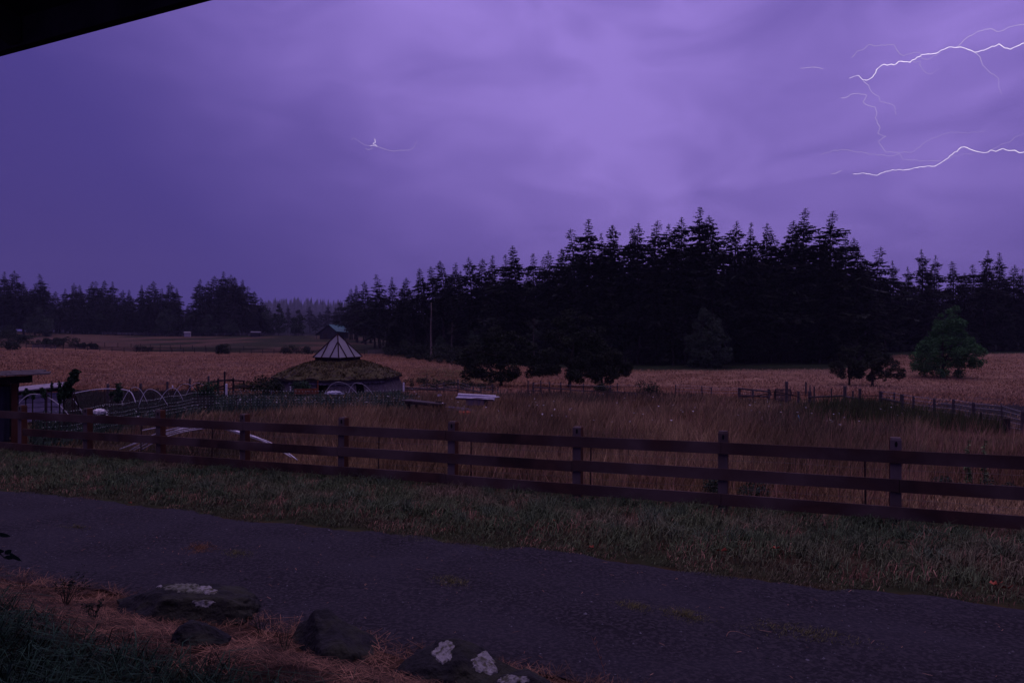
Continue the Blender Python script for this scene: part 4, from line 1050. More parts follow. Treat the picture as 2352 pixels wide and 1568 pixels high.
m.hexa([c+Vector((0, 0, zb-.30)) for c in c2]+[c+Vector((0, 0, zb-.03)) for c in c2]); m.build('skylight_curb', M_redframe, rh)
bpy.data.objects.remove(sk)

# ------------------------------------------------------------------ far buildings
bp = gp(768, 290); bn = empty('barn', bp, R(-22)); tag(bn, 'small dark barn with a blue-green metal roof slope, far beyond the roundhouse', 'barn')
M_barn = material('barn_boards', (.035, .028, .036), col2=(.022, .018, .024), scale=1, stretch=(3, 3, .2))
M_teal = material('teal_metal_roof', (.06, .16, .18), rough=.5, col2=(.045, .12, .14), scale=1)
w_, d_, hw_, hr_ = 8.2, 9, 3.1, 5.6
m = MB(); m.add([(-w_/2, -d_/2, -.5), (w_/2, -d_/2, -.5), (w_/2, d_/2, -.5), (-w_/2, d_/2, -.5), (-w_/2, -d_/2, hw_-.6), (w_/2, -d_/2, hw_), (w_/2, d_/2, hw_), (-w_/2, d_/2, hw_-.6), (.8, -d_/2, hr_), (.8, d_/2, hr_)],
   [(0, 1, 5, 8, 4), (2, 3, 7, 9, 6), (1, 2, 6, 5), (3, 0, 4, 7), (3, 2, 1, 0)]); m.build('wall', M_barn, bn)
for sx, mt in ((1, M_teal), (-1, M_barn)):
    m = MB(); xe = .8+(w_/2-.8+.7) if sx > 0 else -w_/2-2.0; ze = hw_-.45 if sx > 0 else hw_-1.6
    m.hexa([(.8, -d_/2-.5, hr_+.05), (xe, -d_/2-.5, ze), (xe, d_/2+.5, ze), (.8, d_/2+.5, hr_+.05), (.8, -d_/2-.5, hr_+.2), (xe, -d_/2-.5, ze+.15), (xe, d_/2+.5, ze+.15), (.8, d_/2+.5, hr_+.2)])
    m.build('roof', mt, bn)
m = MB(); m.box((-w_/2-1.7, -d_/2, .9), (.2, .2, 3.4)); m.box((-w_/2-1.7, d_/2, .9), (.2, .2, 3.4)); m.build('lean_to_post', M_oldwood, bn)
m = MB(); m.box((-1.2, -d_/2-.03, 1.1), (2.2, .06, 2.3)); m.build('door', M_darkwood, bn)
def small_shed(px, Y, w, h, mw, mr, label):
    p = gp(px, Y); t = empty('shed', p, .2); tag(t, label, 'shed')
    m = MB(); m.add([(-w/2, -w/3, -.3), (w/2, -w/3, -.3), (w/2, w/3, -.3), (-w/2, w/3, -.3), (-w/2, -w/3, h*.8), (w/2, -w/3, h*.8), (w/2, w/3, h*.8), (-w/2, w/3, h*.8), (-w/2, 0, h), (w/2, 0, h)],
      [(0, 1, 5, 4), (2, 3, 7, 6), (1, 2, 6, 9, 5), (3, 0, 4, 8, 7)]); m.build('wall', mw, t)
    for sy in (-1, 1):
        m = MB(); a_ = Vector((-w/2-.2, sy*(w/3+.2), h*.75)); b_ = Vector((w/2+.2, sy*(w/3+.2), h*.75)); c_ = Vector((w/2+.2, 0, h+.02)); d2 = Vector((-w/2-.2, 0, h+.02)); u_ = Vector((0, 0, .1))
        m.hexa([a_, b_, c_, d2, a_+u_, b_+u_, c_+u_, d2+u_]); m.build('roof', mr, t)
small_shed(431, 322, 2.6, 2.3, material('pale_shed_wall', (.34, .30, .33)), material('pale_shed_roof', (.22, .2, .22)), 'tiny pale shed in front of the far left woods')
small_shed(588, 318, 4.2, 2.4, M_barn, material('grey_roof', (.11, .10, .12)), 'tiny dark open shed left of the misty gap')

# ------------------------------------------------------------------ long fences
def ground_hit(px, py, y0=12, y1=420):
    y = y0
    while y < y1:
        if EYE+(HZ-py)/F*y <= h1((px-CX)/F*y, y): return y
        y *= 1.004
    return y1
def long_fence(name, label, pts, hgt_, step, rails, mp_, mr_, pw=.14, rh_=.12, tube_r=None, cat='fence', group=None):
    """pts: ground points; rails: list of heights; posts are children, one mesh per rail line"""
    b = Vector(pts[0]); t = empty(name, b); tag(t, label, cat, group)
    tot = [0]
    for p, q in zip(pts, pts[1:]): tot.append(tot[-1]+(Vector(q)-Vector(p)).length)
    n = min(100, max(1, round(tot[-1]/step))); P_ = []
    for i in range(n+1):
        s = tot[-1]*i/n; k = 0
        while k < len(tot)-2 and tot[k+1] < s: k += 1
        u = (s-tot[k])/(tot[k+1]-tot[k]); p = Vector(pts[k]).lerp(Vector(pts[k+1]), u); p.z = h1(p.x, p.y); P_.append(p)
    for p in P_:
        m = MB(); c = p-b; l = jr.uniform(-.02, .02)
        m.tube([c-Vector((0, 0, .3)), c+Vector((l, 0, hgt_*jr.uniform(.95, 1.05)))], pw/2, 7); m.build('post', mp_, t)
    for z in rails:
        m = MB()
        if tube_r: m.tube([p-b+Vector((0, -pw/2-tube_r, z)) for p in P_], tube_r, 4)
        else:
            for p, q in zip(P_, P_[1:]): m.bar(p-b+Vector((0, -pw/2-.02, z)), q-b+Vector((0, -pw/2-.02, z)), .035, rh_)
        m.build('wire' if tube_r else 'rail', mr_, t)
    return t
def gl(l, Y=None): return [gp(px, y) for px, y in l]
M_greyrail = material('pale_grey_board', (.20, .17, .18), col2=(.10, .08, .09), scale=.4)
long_fence('pasture_fence', 'board fence along the far edge of the left pasture', gl([(60, 172), (230, 174), (400, 176), (560, 176), (740, 176), (915, 176)]), 1.25, 2.9, (.45, .8, 1.15), M_darkwood, M_darkwood, .16, .13)
long_fence('pasture_fence', 'pale two-rail fence in front of the far left woods', gl([(235, 328), (330, 330), (470, 330), (600, 325), (760, 318)]), 1.3, 4.2, (.75, 1.25), M_greyrail, M_greyrail, .16, .16)
long_fence('pasture_fence', 'faint line of posts in the middle of the second pasture', gl([(180, 208), (300, 206), (420, 196), (560, 190)]), 1.3, 4.5, (1.1,), M_darkwood, M_wire, .16, tube_r=.015)
long_fence('pasture_fence', 'pale stacked rails on the far pasture fence at left', gl([(75, 170), (128, 171)]), 1.2, 3, (.4, .75, 1.1), M_greyrail, M_greyrail, .15, .10)
long_fence('pasture_fence', 'pale weathered rails right of the roundhouse skylight', gl([(846, 174), (880, 174), (912, 173)]), 1.2, 3.5, (.35, .62, .9, 1.15), M_greyrail, M_greyrail, .15, .09)

# fence of rounded posts and a few rails behind the roundhouse garden and the table
def post_thing(parent_pts_label, px, Y, pytop, w, mat, name='post', label=None, group=None):
    p = gp(px, Y); H_ = EYE+(HZ-pytop)/F*Y-p.z; m = MB()
    m.tube([(0, 0, -.3), (0, 0, H_-.03), (0, 0, H_)], [w/2, w/2*.95, w/2*.8], 9)
    o = m.build(name, mat); o.location = p; return o, H_
def post_run(name, label, items, mat, Y_of=None, wires=(), wire_mat=None, wr=.006, rails=(), rail_mat=None, rd_=.10, tops=True):
    """items: (px, Y, pytop, width). wires/rails: fractions of post height (full run) or (i, j, f0, f1)"""
    b = gp(items[0][0], items[0][1]); t = empty(name, b); tag(t, label, 'fence'); Q = []
    for px, Y, py, w in items:
        o, H_ = post_thing(None, px, Y, py, w, mat); p = Vector(o.location); o.parent = t; o.location = p-b; Q.append((p-b, H_))
    for f_ in wires:
        m = MB(); m.tube([p+Vector((0, -.07, H_*f_)) for p, H_ in Q], wr, 4, False); m.build('wire', wire_mat or M_pwire, t)
    for (i, j, f0, f1) in rails:
        m = MB(); a_, b_ = Q[i], Q[j]; m.tube([a_[0]+Vector((0, -.08, a_[1]*f0)), b_[0]+Vector((0, -.08, b_[1]*f1))], rd_/2, 7); m.build('rail', rail_mat or mat, t)
    return t
post_run('garden_fence', 'wire fence on grey wooden posts with black insulators behind the white hoops',
         [(248, 34, 881, .14), (323, 38, 880, .14), (384.5, 42, 876, .14), (436, 46, 869, .14), (479, 50, 863, .15)], M_oldwood, wires=(.3, .6, .9), wire_mat=M_wire)
for i_, (px, Y, py) in enumerate([(248, 34, 881), (323, 38, 880), (384.5, 42, 876), (436, 46, 869)]): pass
post_run('rail_fence', 'crooked rustic rail fence between the bushy green tree and the roundhouse',
         [(479, 50.5, 868, .13), (501, 51, 869, .16), (516, 50.5, 853, .14), (536, 52, 868, .16), (560, 54, 873, .15), (600, 56, 876, .12)], M_darkwood,
         rails=[(0, 3, .75, .92), (1, 4, .9, .95), (1, 5, .35, .45), (3, 5, .5, .55), (0, 2, .3, .4)], rd_=.12)
post_run('corral_fence', 'weathered fence of thin posts, wires and dark rails behind the grey table',
         [(928, 58, 882, .12), (948, 58, 888, .10), (981, 58, 876, .10), (1004, 56, 881, .16), (1019, 58, 876, .12), (1052, 58, 871, .14), (1073, 57, 880, .10), (1087, 56, 885, .13), (1105, 55, 884, .10), (1131, 52, 881, .12), (1144, 54, 887, .10)],
         M_oldwood, wires=(.55, .8), wire_mat=M_pwire, wr=.006, rails=[(0, 3, .55, .45), (3, 5, .5, .4), (5, 8, .35, .3), (0, 5, .3, .2)], rd_=.13)
# dark hedge of brambles behind that corral
bush(965, 62, 1.1, 5.0, 'low dark brambles against the corral fence, left of the tall thin stake', 63, ls=.06)
bush(1030, 62, 1.2, 5.0, 'low dark brambles against the corral fence, behind the white trough', 64, ls=.06)
bush(1095, 63, 1.0, 4.0, 'low brambles under the left side of the single-trunked dark tree', 65, ls=.06)
post_run('corral_fence', 'short fence with a middle rail below the twin-trunked trees',
         [(1213, 57, 873, .12), (1225, 57, 877, .16), (1242, 57, 873, .12), (1262, 57, 876, .11), (1288, 57, 877, .11), (1310, 57, 880, .11), (1340, 56, 880, .11), (1402, 55, 884, .12), (1418, 55, 879, .10), (1490, 54, 882, .08)],
         M_oldwood, wires=(.85,), wire_mat=M_pwire, wr=.006, rails=[(1, 5, .6, .45), (0, 2, .3, .3), (5, 9, .4, .3)], rd_=.10)
# the far wire fence with the gates, right
post_run('wire_fence', 'wire fence whose grey posts step up to the pallet gate from the left',
         [(1552, 52, 883, .10), (1612, 52, 886, .10), (1634, 52, 889, .10), (1698, 51, 890, .22), (1729, 51, 893.5, .18), (1766, 50, 893, .2)], M_oldwood,
         wires=(.55, .8, .97), rails=[(3, 5, .93, .75), (3, 5, .35, .3)], rd_=.13, rail_mat=M_oldwood)
post_run('wire_fence', 'post and rail fence running from the metal gate to the forked tree',
         [(1834, 46, 898, .17), (1860, 46, 898, .22), (1870, 44, 887, .09), (1909.6, 43, 892, .09), (1940.6, 42, 886, .20), (1959, 41, 897, .11), (1975, 40, 892, .17)], M_oldwood,
         rails=[(1, 4, .55, .55), (4, 6, .5, .5)], rd_=.13)
post_run('wire_fence', 'many-stranded pale wire fence running off to the right frame edge',
         [(2022.7, 37, 898, .19), (2054, 36.5, 900.6, .10), (2071.5, 36, 905, .20), (2098, 35.5, 909, .12), (2146, 34.5, 915, .13), (2190, 33.5, 916, .13), (2236, 32, 923.6, .16), (2301, 31, 930, .10), (2349, 30, 944.5, .16), (2420, 28, 960, .15)],
         M_oldwood, wires=(.12, .3, .48, .65, .82, .97), wire_mat=M_pwire, wr=.0055, rails=[(0, 2, .68, .62)], rd_=.14)
post_run('wire_fence', 'short stout dark posts in front of the many-stranded wire fence',
         [(2097, 34, 936, .17), (2124, 33, 947, .12), (2186, 30, 948, .22), (2253, 28.5, 947, .08), (2312, 26.5, 960, .26)], M_darkwood, wires=(.5, .9), wire_mat=M_wire)
for (px, Y, py, w, lab) in [(1806.6, 47, 875.7, .21, 'tall grey post standing in front of the pallet gate'), (1851, 60, 876.7, .16, 'grey post alone in the pasture behind the gates'), (1860.5, 47.5, 884, .09, 'thin stake above the gate hinge post'),
                            (981, 57, 858, .06, 'tall thin stake beside the brambles right of the roundhouse')]:
    o, _ = post_thing(None, px, Y, py, w, M_oldwood, name='wooden_post'); tag(o, lab, 'post')
# gates
def gate(px0, px1, Y, pytop, pybot, nb, label, mat, vertical=None, r_=.02):
    a, b = gp(px0, Y), gp(px1, Y); zt = EYE+(HZ-pytop)/F*Y; zb = EYE+(HZ-pybot)/F*Y
    t = empty('gate', (a.x, Y, a.z)); tag(t, label, 'gate'); m = MB(); o = Vector(t.location)
    for k in range(nb):
        z = zt+(zb-zt)*k/(nb-1); m.tube([Vector((a.x, Y, z))-o, Vector((b.x, Y, z))-o], r_, 6)
    for x in (a.x, b.x): m.tube([Vector((x, Y, zt))-o, Vector((x, Y, zb))-o], r_, 6)
    m.build('frame', mat, t)
    if vertical:
        for k in range(vertical):
            x = a.x+(b.x-a.x)*(k+.5)/vertical; m = MB(); m.box(Vector((x, Y-.05, (zt+zb)/2+jr.uniform(-.02, .02)))-o, ((b.x-a.x)/vertical*jr.uniform(.45, .75), .02, abs(zt-zb)*1.03)); m.build('slat', M_oldwood, t)
    return t
gate(1781, 1816, 48, 894, 920, 3, 'gate made of a wooden pallet with pale upright slats', M_darkwood, vertical=12, r_=.04)
gate(1770, 1781, 49, 896, 908, 2, 'narrow dark tube gate left of the pallet gate', M_steel)
gate(1818, 1858, 47, 899.5, 906, 3, 'dark metal tube gate right of the pallet gate', M_steel)
gate(1976, 2021, 38.5, 909, 925, 2, 'low tube panel between the forked tree fence and the many-stranded wires', M_steel)
# brush pole tripod in the meadow
t = empty('bent_poles', gp(1783, 42)); tag(t, 'dark bent poles leaning together in the far meadow', 'pole'); b = Vector(t.location)
for l in ([(1703, 912), (1740, 909), (1779, 898.5)], [(1779, 898.5), (1806, 904), (1835, 911)], [(1779, 898.5), (1777, 930)]):
    m = MB(); m.tube([pt(a_-0, c_-0, 42)-b for a_, c_ in l], .03, 5); m.build('pole', M_darkwood, t)
t.location.x -= 0
# turquoise stake
a = pt(1834, 953, 27); b = pt(1840, 984, 27); m = MB(); m.tube([a-b, (a-b)*.25], .022, 7); o = m.build('stake', material('turquoise_plastic', (.22, .62, .66), rough=.4)); o.location = b
tag(o, 'leaning turquoise stake in the tall dry grass on the right', 'stake')
# mullein-like green spikes
for i_, (px, pyt, Y, lab) in enumerate([(2244, 1010, 12.6, 'left of two pale green flower spikes behind the last bay of the board fence'), (2281, 1010, 12.6, 'right of two pale green flower spikes behind the last bay of the board fence')]):
    p = gp(px-20, Y); H_ = EYE+(HZ-pyt)/F*Y; cl = [(.03*math.sin(k), 0, H_*(.25+.72*k/14), .065*(1-k/20)) for k in range(15)]
    tt = empty('flower_spike', p); tag(tt, lab, 'plant'); leaf_cloud(cl, 500, .025, 300+i_, material('pale_green_spike', (.16, .22, .09), island=.4), name='leaves', parent=tt)
    m = MB(); m.tube([(0, 0, -.05), (0, 0, H_)], [.012, .005], 5); m.build('stem', M_weed, tt)

# ------------------------------------------------------------------ sheds on the left
sx1 = (41-CX)/F*20.6
sh = empty('shed', (sx1, 20.6, h1(sx1, 20.6)), R(35)); tag(sh, 'dark open shed with a tattered shingle roof at the left frame edge', 'shed'); so = Vector(sh.location)
m = MB(); m.box((-.08, 0, .95), (.15, .15, 2.0)); m.build('corner_post', M_postb, sh)
m = MB(); m.box((-.02, .09, 1.85), (.10, .30, .34)); m.box((-.02, .08, 1.35), (.08, .1, .55)); m.build('bracket', M_darkwood, sh)
m = MB(); m.box((-.08, 1.4, .95), (.15, .15, 1.8)); m.box((-1.5, 0, .95), (.15, .15, 1.7)); m.box((-1.5, 1.4, .95), (.15, .15, 1.7)); m.build('post', M_darkwood, sh)
m = MB(); m.bar((-1.75, -.09, 1.82), (.36, -.09, 1.93), .06, .22); m.build('beam', M_darkwood, sh)
V = []; Fc = []; nx_, nz_ = 30, 14
for i in range(nx_+1):
    for j in range(nz_+1): V.append((-.20-1.25*i/nx_, .12+.05*math.sin(i*1.1)+.03*math.sin(i*2.7+j*.5), 0.05+1.66*j/nz_))
for i in range(nx_):
    for j in range(nz_): q = i*(nz_+1)+j; Fc.append((q, q+nz_+1, q+nz_+2, q+1))
me = bpy.data.meshes.new('tarp'); me.from_pydata(V, [], Fc); me.materials.append(material('blue_grey_tarp', (.035, .034, .05), rough=.7, col2=(.024, .023, .036), scale=2)); 
for p in me.polygons: p.use_smooth = True
o = bpy.data.objects.new('tarp_wall', me); C.objects.link(o); o.parent = sh
m = MB(); m.box((-.8, 1.5, .9), (1.5, .04, 1.7)); m.box((-.17, .72, .9), (.03, 1.3, 1.7)); m.build('back_wall', M_darkwood, sh)
m = MB()
for row in range(4):
    s = -1.9
    while s < .62:
        w_ = jr.uniform(.18, .32); y0 = -.55+row*.52; zz_ = lambda x: 2.06+.0364*x+.05*(y0)+jr.uniform(0, .012)
        m.hexa([(s, y0, zz_(s)), (s+w_, y0, zz_(s+w_)), (s+w_, y0+.62, zz_(s)+.04), (s, y0+.62, zz_(s)+.04), (s, y0, zz_(s)+.03), (s+w_, y0, zz_(s+w_)+.03), (s+w_, y0+.62, zz_(s)+.065), (s, y0+.62, zz_(s)+.065)]); s += w_*.97
m.build('roof', M_oldwood, sh)
cp = gp(86, 27); co = empty('coop', cp, R(33)); tag(co, 'low whitish slatted coop with a pale sloping roof behind the saplings', 'coop')
M_whiteboard = material('whitewashed_board', (.34, .30, .37), col2=(.22, .19, .24), scale=4, stretch=(1, 1, 3))
cw = 1.62
m = MB()
for k in range(6): 
    z = .2+k*.19; m.box((0, -.6, z), (cw, .02, .165))
m.build('front_slats', M_whiteboard, co)
m = MB(); m.box((cw/2, 0, .6), (.03, 1.2, 1.2)); m.box((-cw/2, 0, .6), (.03, 1.2, 1.2)); m.box((0, .6, .6), (cw, .03, 1.2)); m.build('wall', M_whiteboard, co)
m = MB(); m.hexa([(-cw/2-.1, -.85, 1.27), (cw/2+.08, -.85, 1.46), (cw/2+.08, .7, 1.36), (-cw/2-.1, .7, 1.17), (-cw/2-.1, -.85, 1.31), (cw/2+.08, -.85, 1.50), (cw/2+.08, .7, 1.62), (-cw/2-.1, .7, 1.43)]); m.build('roof', material('pale_roofing', (.30, .26, .30), col2=(.2, .17, .2), scale=5), co)
m = MB(); m.bar((-cw/2, -.63, 1.19), (cw/2, -.63, 1.36), .03, .10); m.build('eave_board', M_darkwood, co)

# ------------------------------------------------------------------ garden: hoops, stakes, saplings, netting
def hoop(px0, pxt, pyt, px1, Y, label, skew=0.0, r_=.0135):
    b = gp((px0+px1)/2, Y); H_ = EYE+(HZ-pyt)/F*Y-b.z; x0 = (px0-CX)/F*Y-b.x; x1 = (px1-CX)/F*Y-b.x; xt = (pxt-CX)/F*Y-b.x
    P_ = []
    for i in range(25):
        a = math.pi*i/24; c, s = math.cos(a), math.sin(a)
        hw = (xt-x0) if c > 0 else (x1-xt)
        P_.append((xt-c*hw*1.65, .5*(i/24-.5)+skew*(i/24-.5), H_*(1-abs(c)**2.1)-.02))
    m = MB(); m.tube(P_, r_, 6, True); o = m.build('garden_hoop', M_hoop, smooth=True); o.location = b
    return tag(o, label, 'hoop', 'white pipe hoops over the garden beds')
for a_ in [(42, 77, 903.4, 137, 24, 'leftmost white hoop, arching in front of the pale coop'), (84, 134, 896, 170, 27, 'tall white hoop behind the leaning sapling'),
           (291, 310, 888, 328, 35, 'steep white hoop just right of the long low one'), (328, 343.5, 892.4, 372, 33, 'white hoop with a long right leg reaching the netting'),
           (376, 397, 890, 413, 36, 'white hoop over the small dark leafy clump'), (407, 426, 880, 447, 41, 'higher white hoop, second from the bushy young tree'),
           (436, 453, 878, 472, 44, 'white hoop nearest the bushy young tree'), (757, 776, 876.5, 804, 51, 'left one of two thin hoops in front of the roundhouse wall'),
           (807, 819.5, 878, 842, 51, 'right one of two thin hoops in front of the roundhouse wall')]: hoop(*a_)
P_ = smooth([pt(*q, 31) for q in ((150, 918), (161, 906), (200, 897), (237, 892.7), (262, 893), (287, 895), (302, 902), (312, 925))]); m = MB(); m.tube([p-P_[0] for p in P_], .017, 6)
o = m.build('garden_hoop', M_pvc, smooth=True); o.location = P_[0]; tag(o, 'long low white pipe bowed over the garden left of the hoops', 'hoop', 'white pipe hoops over the garden beds')
P_ = smooth([pt(*q, 40) for q in ((399, 905), (408, 886), (418, 882), (434, 888), (448, 884), (458, 896))]); m = MB(); m.tube([p-P_[0] for p in P_], .018, 6)
o = m.build('garden_hose', M_black, smooth=True); o.location = P_[0]; tag(o, 'dark hose looping behind the white hoops', 'hose')
def stake(px, Y, pyt, mat, label, lean=0.0, dark=True):
    p = gp(px, Y); H_ = EYE+(HZ-pyt)/F*Y-p.z; m = MB(); tpost(m, (0, 0, 0), H_, (lean, 0)) ; o = m.build('steel_stake', mat); o.location = p
    return tag(o, label, 'stake', 'dark steel stakes around the garden')
for px, Y, py, ln, lab in [(107, 21, 893, 0, 'dark stake in front of the pale coop'), (166, 23, 896, 0, 'left one of the close pair of stakes left of the white laundry heap'), (170.5, 23.3, 900, 0, 'right one of the close pair of stakes, with the slanting brace'),
        (240, 28, 894, .0, 'dark stake between the white laundry heap and the first insulator post'), (299, 33, 891, 0, 'dark stake inside the steep white hoop'), (350.5, 34, 890, .03, 'dark stake in the hoop with the long right leg'),
        (396.5, 37, 889, 0, 'dark stake with a white cap under the third hoop'), (434.5, 40, 885, 0, 'dark stake between the two higher hoops'), (458, 31.5, 879, -.12, 'long dark stake by the netting corner in front of the bushy tree'),
        (545, 30, 905, -.05, 'leaning dark stake on the near side of the netting, left one'), (583, 29, 907, -.18, 'leaning dark stake on the near side of the netting, right one'), (931, 44, 893, 0, 'dark stake at the left end of the grey table'), (958, 43, 894, 0, 'dark stake rising behind the middle of the grey table'),
        (1127, 42, 889, 0, 'dark stake behind the right end of the white trough'), (1434, 46, 890, 0, 'dark stake in the meadow right of the twin trees')]: stake(px, Y, py, M_steel, lab, ln)
m = MB(); a = pt(173, 907, 23.2); b = pt(197, 940, 24); b.z = h1(b.x, b.y); m.tube([(0, 0, 0), b-a], .022, 6); o = m.build('brace', M_steel); o.location = a; tag(o, 'slanting brace leaning on the close pair of stakes', 'pole')
m = MB(); p = gp(396.5, 37); H_ = EYE+(HZ-886)/F*37-p.z; m.tube([(0, 0, 0), (0, 0, .10), (0, 0, .13)], [.035, .04, .02], 8); o = m.build('plastic_cap', M_white); st_ = [q for q in C.objects if q.get('label') == 'dark stake with a white cap under the third hoop'][0]; o.parent = st_; o.location = (0, 0, H_-.10)
def sapling(px, Y, pyt, pybot, w, lean, label, seed, n=900, ls=.035):
    p = gp(px, Y); z1 = EYE+(HZ-pyt)/F*Y-p.z; z0 = EYE+(HZ-pybot)/F*Y-p.z; t = empty('sapling', p); tag(t, label, 'sapling'); r = random.Random(seed); cl = []
    for k in range(34):
        q = (k+r.random())/34; cl.append((lean*q+r.uniform(-1, 1)*w*.30*(1-.35*q), r.uniform(-1, 1)*w*.3, z0+(z1-z0)*q*.95, w*.30*(1.0-.35*q)))
    leaf_cloud(cl, n, ls, seed, M_fruit, name='leaves', parent=t)
    m = MB(); m.tube([(0, 0, -.1), (0, 0, z0), (lean*.5, 0, (z0+z1)/2), (lean, 0, z1)], [.028, .022, .014, .004], 6)
    for k in range(5): c = r.choice(cl); m.tube([(lean*.2, 0, z0+.05), c[:3]], [.01, .004], 4)
    m.build('stem', M_bark, t)
sapling(147, 23, 846, 912, .40, .42, 'leaning leafy sapling, the tallest plant in the left garden', 71, 5200)
sapling(137, 23.5, 873, 925, .16, -.02, 'thin upright leafy shoot left of the leaning sapling', 72, 700)
sapling(104, 24, 890, 912, .25, -.12, 'small sapling arching left in front of the pale coop', 73, 600)
sapling(118, 25, 877, 896, .14, .02, 'thin wispy shoot against the right end of the coop', 74, 160)
sapling(59, 25, 891, 915, .25, 0, 'sparse sapling against the left of the coop', 75, 260)
sapling(75, 25, 898, 915, .2, 0, 'sparse dry sapling in the middle of the coop front', 76, 160)
sapling(272, 29, 878, 920, .36, .02, 'young fruit tree with spreading shoots left of the first steep hoop', 77, 1100)
sapling(255, 30, 898, 907, .26, .12, 'small leafy tuft hanging by the first insulator post', 78, 300)
# netting
nt = empty('electric_netting', gp(107, 19.6)); tag(nt, 'dark mesh netting with pale dotted strands around the garden', 'netting'); no = Vector(nt.location)
net_pts = [(100, 18.9), (160, 19.6), (212, 21), (270, 23.3), (330, 26), (400, 29.2), (456, 32.5), (540, 33.2), (640, 34), (780, 34.5), (925, 35.5)]
def net(pts, hh, step, nv, name_s):
    xy = [Vector(((a-CX)/F*y, y, 0)) for a, y in pts]; L_ = [0]
    for a, b in zip(xy, xy[1:]): L_.append(L_[-1]+(b-a).length)
    def at(s):
        k = 0
        while k < len(L_)-2 and L_[k+1] < s: k += 1
        p = xy[k].lerp(xy[k+1], (s-L_[k])/(L_[k+1]-L_[k])); sag = -.05*abs(math.sin(s*math.pi/3.3)); return Vector((p.x+.03*math.sin(s*1.9), p.y, h1(p.x, p.y))), sag
    n = int(L_[-1]/step); m = MB(); dots = MB(); 
    for k in range(8):
        f_ = k/7; line = []
        for i in range(n+1):
            p, sag = at(L_[-1]*i/n); line.append(p+Vector((0, .02*math.sin(i*.7+k), .04+hh*f_+sag*f_))-no)
        m.tube(line, .0035, 3, False)
        if k in (7, 5, 4, 3, 2):
            for i in range(0, n):
                p = line[i]; q = .008+.00028*(p+no).y*(1.25 if k == 7 else .8)
                dots.add([p+Vector(v) for v in ((q, 0, 0), (0, -q, 0), (-q, 0, 0), (0, q, 0), (0, 0, q), (0, 0, -q))], [(0, 1, 4), (1, 2, 4), (2, 3, 4), (3, 0, 4), (1, 0, 5), (2, 1, 5), (3, 2, 5), (0, 3, 5)])
    for i in range(n+1):
        p, sag = at(L_[-1]*i/n); a = p+Vector((0, 0, .02))-no; m.tube([a, a+Vector((.02*math.sin(i*2.3), 0, hh*.5)), a+Vector((0, 0, hh+sag))], .0032, 3, False)
    m.build('mesh', material('net_twine', (.05, .09, .075), island=0), nt); o = dots.build('pale_strand', material('pale_twine_dots', (.55, .56, .52)), nt); o['kind'] = 'stuff'
    s = 0
    while s < L_[-1]:
        p, _ = at(s); mm = MB(); mm.tube([p-no-Vector((0, 0, .1)), p-no+Vector((0, 0, hh+.08))], .009, 5); mm.build('net_post', M_black, nt); s += 3.3
net(net_pts, 1.0, .16, 8, 'a')
# white laundry heap and cloth scraps
def crumple(name, px, Y, sx, sy, sz, label, mat, seed, cat='cloth', zoff=0.0):
    me = bpy.data.meshes.new(name); import bmesh
    bm = bmesh.new(); bmesh.ops.create_icosphere(bm, subdivisions=4, radius=1)
    for v in bm.verts:
        c = v.co.copy(); q = noise.noise(c*2.2+Vector((seed, 0, 0)))*.35+abs(noise.noise(c*4.5+Vector((0, seed, 0))))*.3
        v.co = Vector((c.x*sx*(1+q), c.y*sy*(1+q), max(-.02, (c.z+.2)*sz*(1+q*1.4))))
    bm.to_mesh(me); bm.free(); me.materials.append(mat)
    for p in me.polygons: p.use_smooth = True
    o = bpy.data.objects.new(name, me); C.objects.link(o); o.location = gp(px, Y, zoff); return tag(o, label, cat)
crumple('cloth_heap', 228, 26.5,  .24, .18, .13, 'crumpled white cloth heap beside the second board fence post', M_white, 3, zoff=.42)
crumple('cloth_scrap', 768, 48, .55, .3, .14, 'flattened whitish cloth lying in the garden before the roundhouse', material('grey_white_cloth', (.40, .40, .46)), 5, zoff=.25)
# raised bed, white markers
t = empty('planter_box', gp(704, 49.5)); tag(t, 'low orange-brown wooden planter in front of the roundhouse', 'planter')
M_orange = wood('orange_board', (.24, .075, .035), (.15, .05, .03))
m = MB(); m.box((0, -.4, .32), (1.5, .04, .40)); m.build('front_board', M_orange, t); m = MB(); m.box((0, .4, .32), (1.5, .04, .40)); m.build('back_board', M_orange, t)
m = MB(); m.box((-.73, 0, .32), (.04, .76, .40)); m.box((.73, 0, .32), (.04, .76, .40)); m.build('end_boards', M_orange, t)
m = MB(); m.box((.85, -.1, .55), (.07, .07, 1.1)); m.build('corner_post', M_orange, t)
for px, Y, pyt, pyb, w, lab in [(520, 49.5, 881, 906, .16, 'tall white pipe post beside the rustic rail fence'), (624, 50, 896, 901, .09, 'short white marker left of the roundhouse'), (667, 53, 886, 890, .10, 'small white marker against the roundhouse wall'), (927, 56, 878, 883, .14, 'small white box on the first corral post')]:
    p = pt(px, pyb, Y); H_ = (pyb-pyt)/F*Y; m = MB(); g0 = h1(p.x, Y)-p.z
    m.tube([(0, 0, min(0, g0)), (0, 0, H_*.95), (0, 0, H_)], [w/2, w/2, w/2*.7], 8); o = m.build('marker_post', M_white); o.location = p; tag(o, lab, 'post')

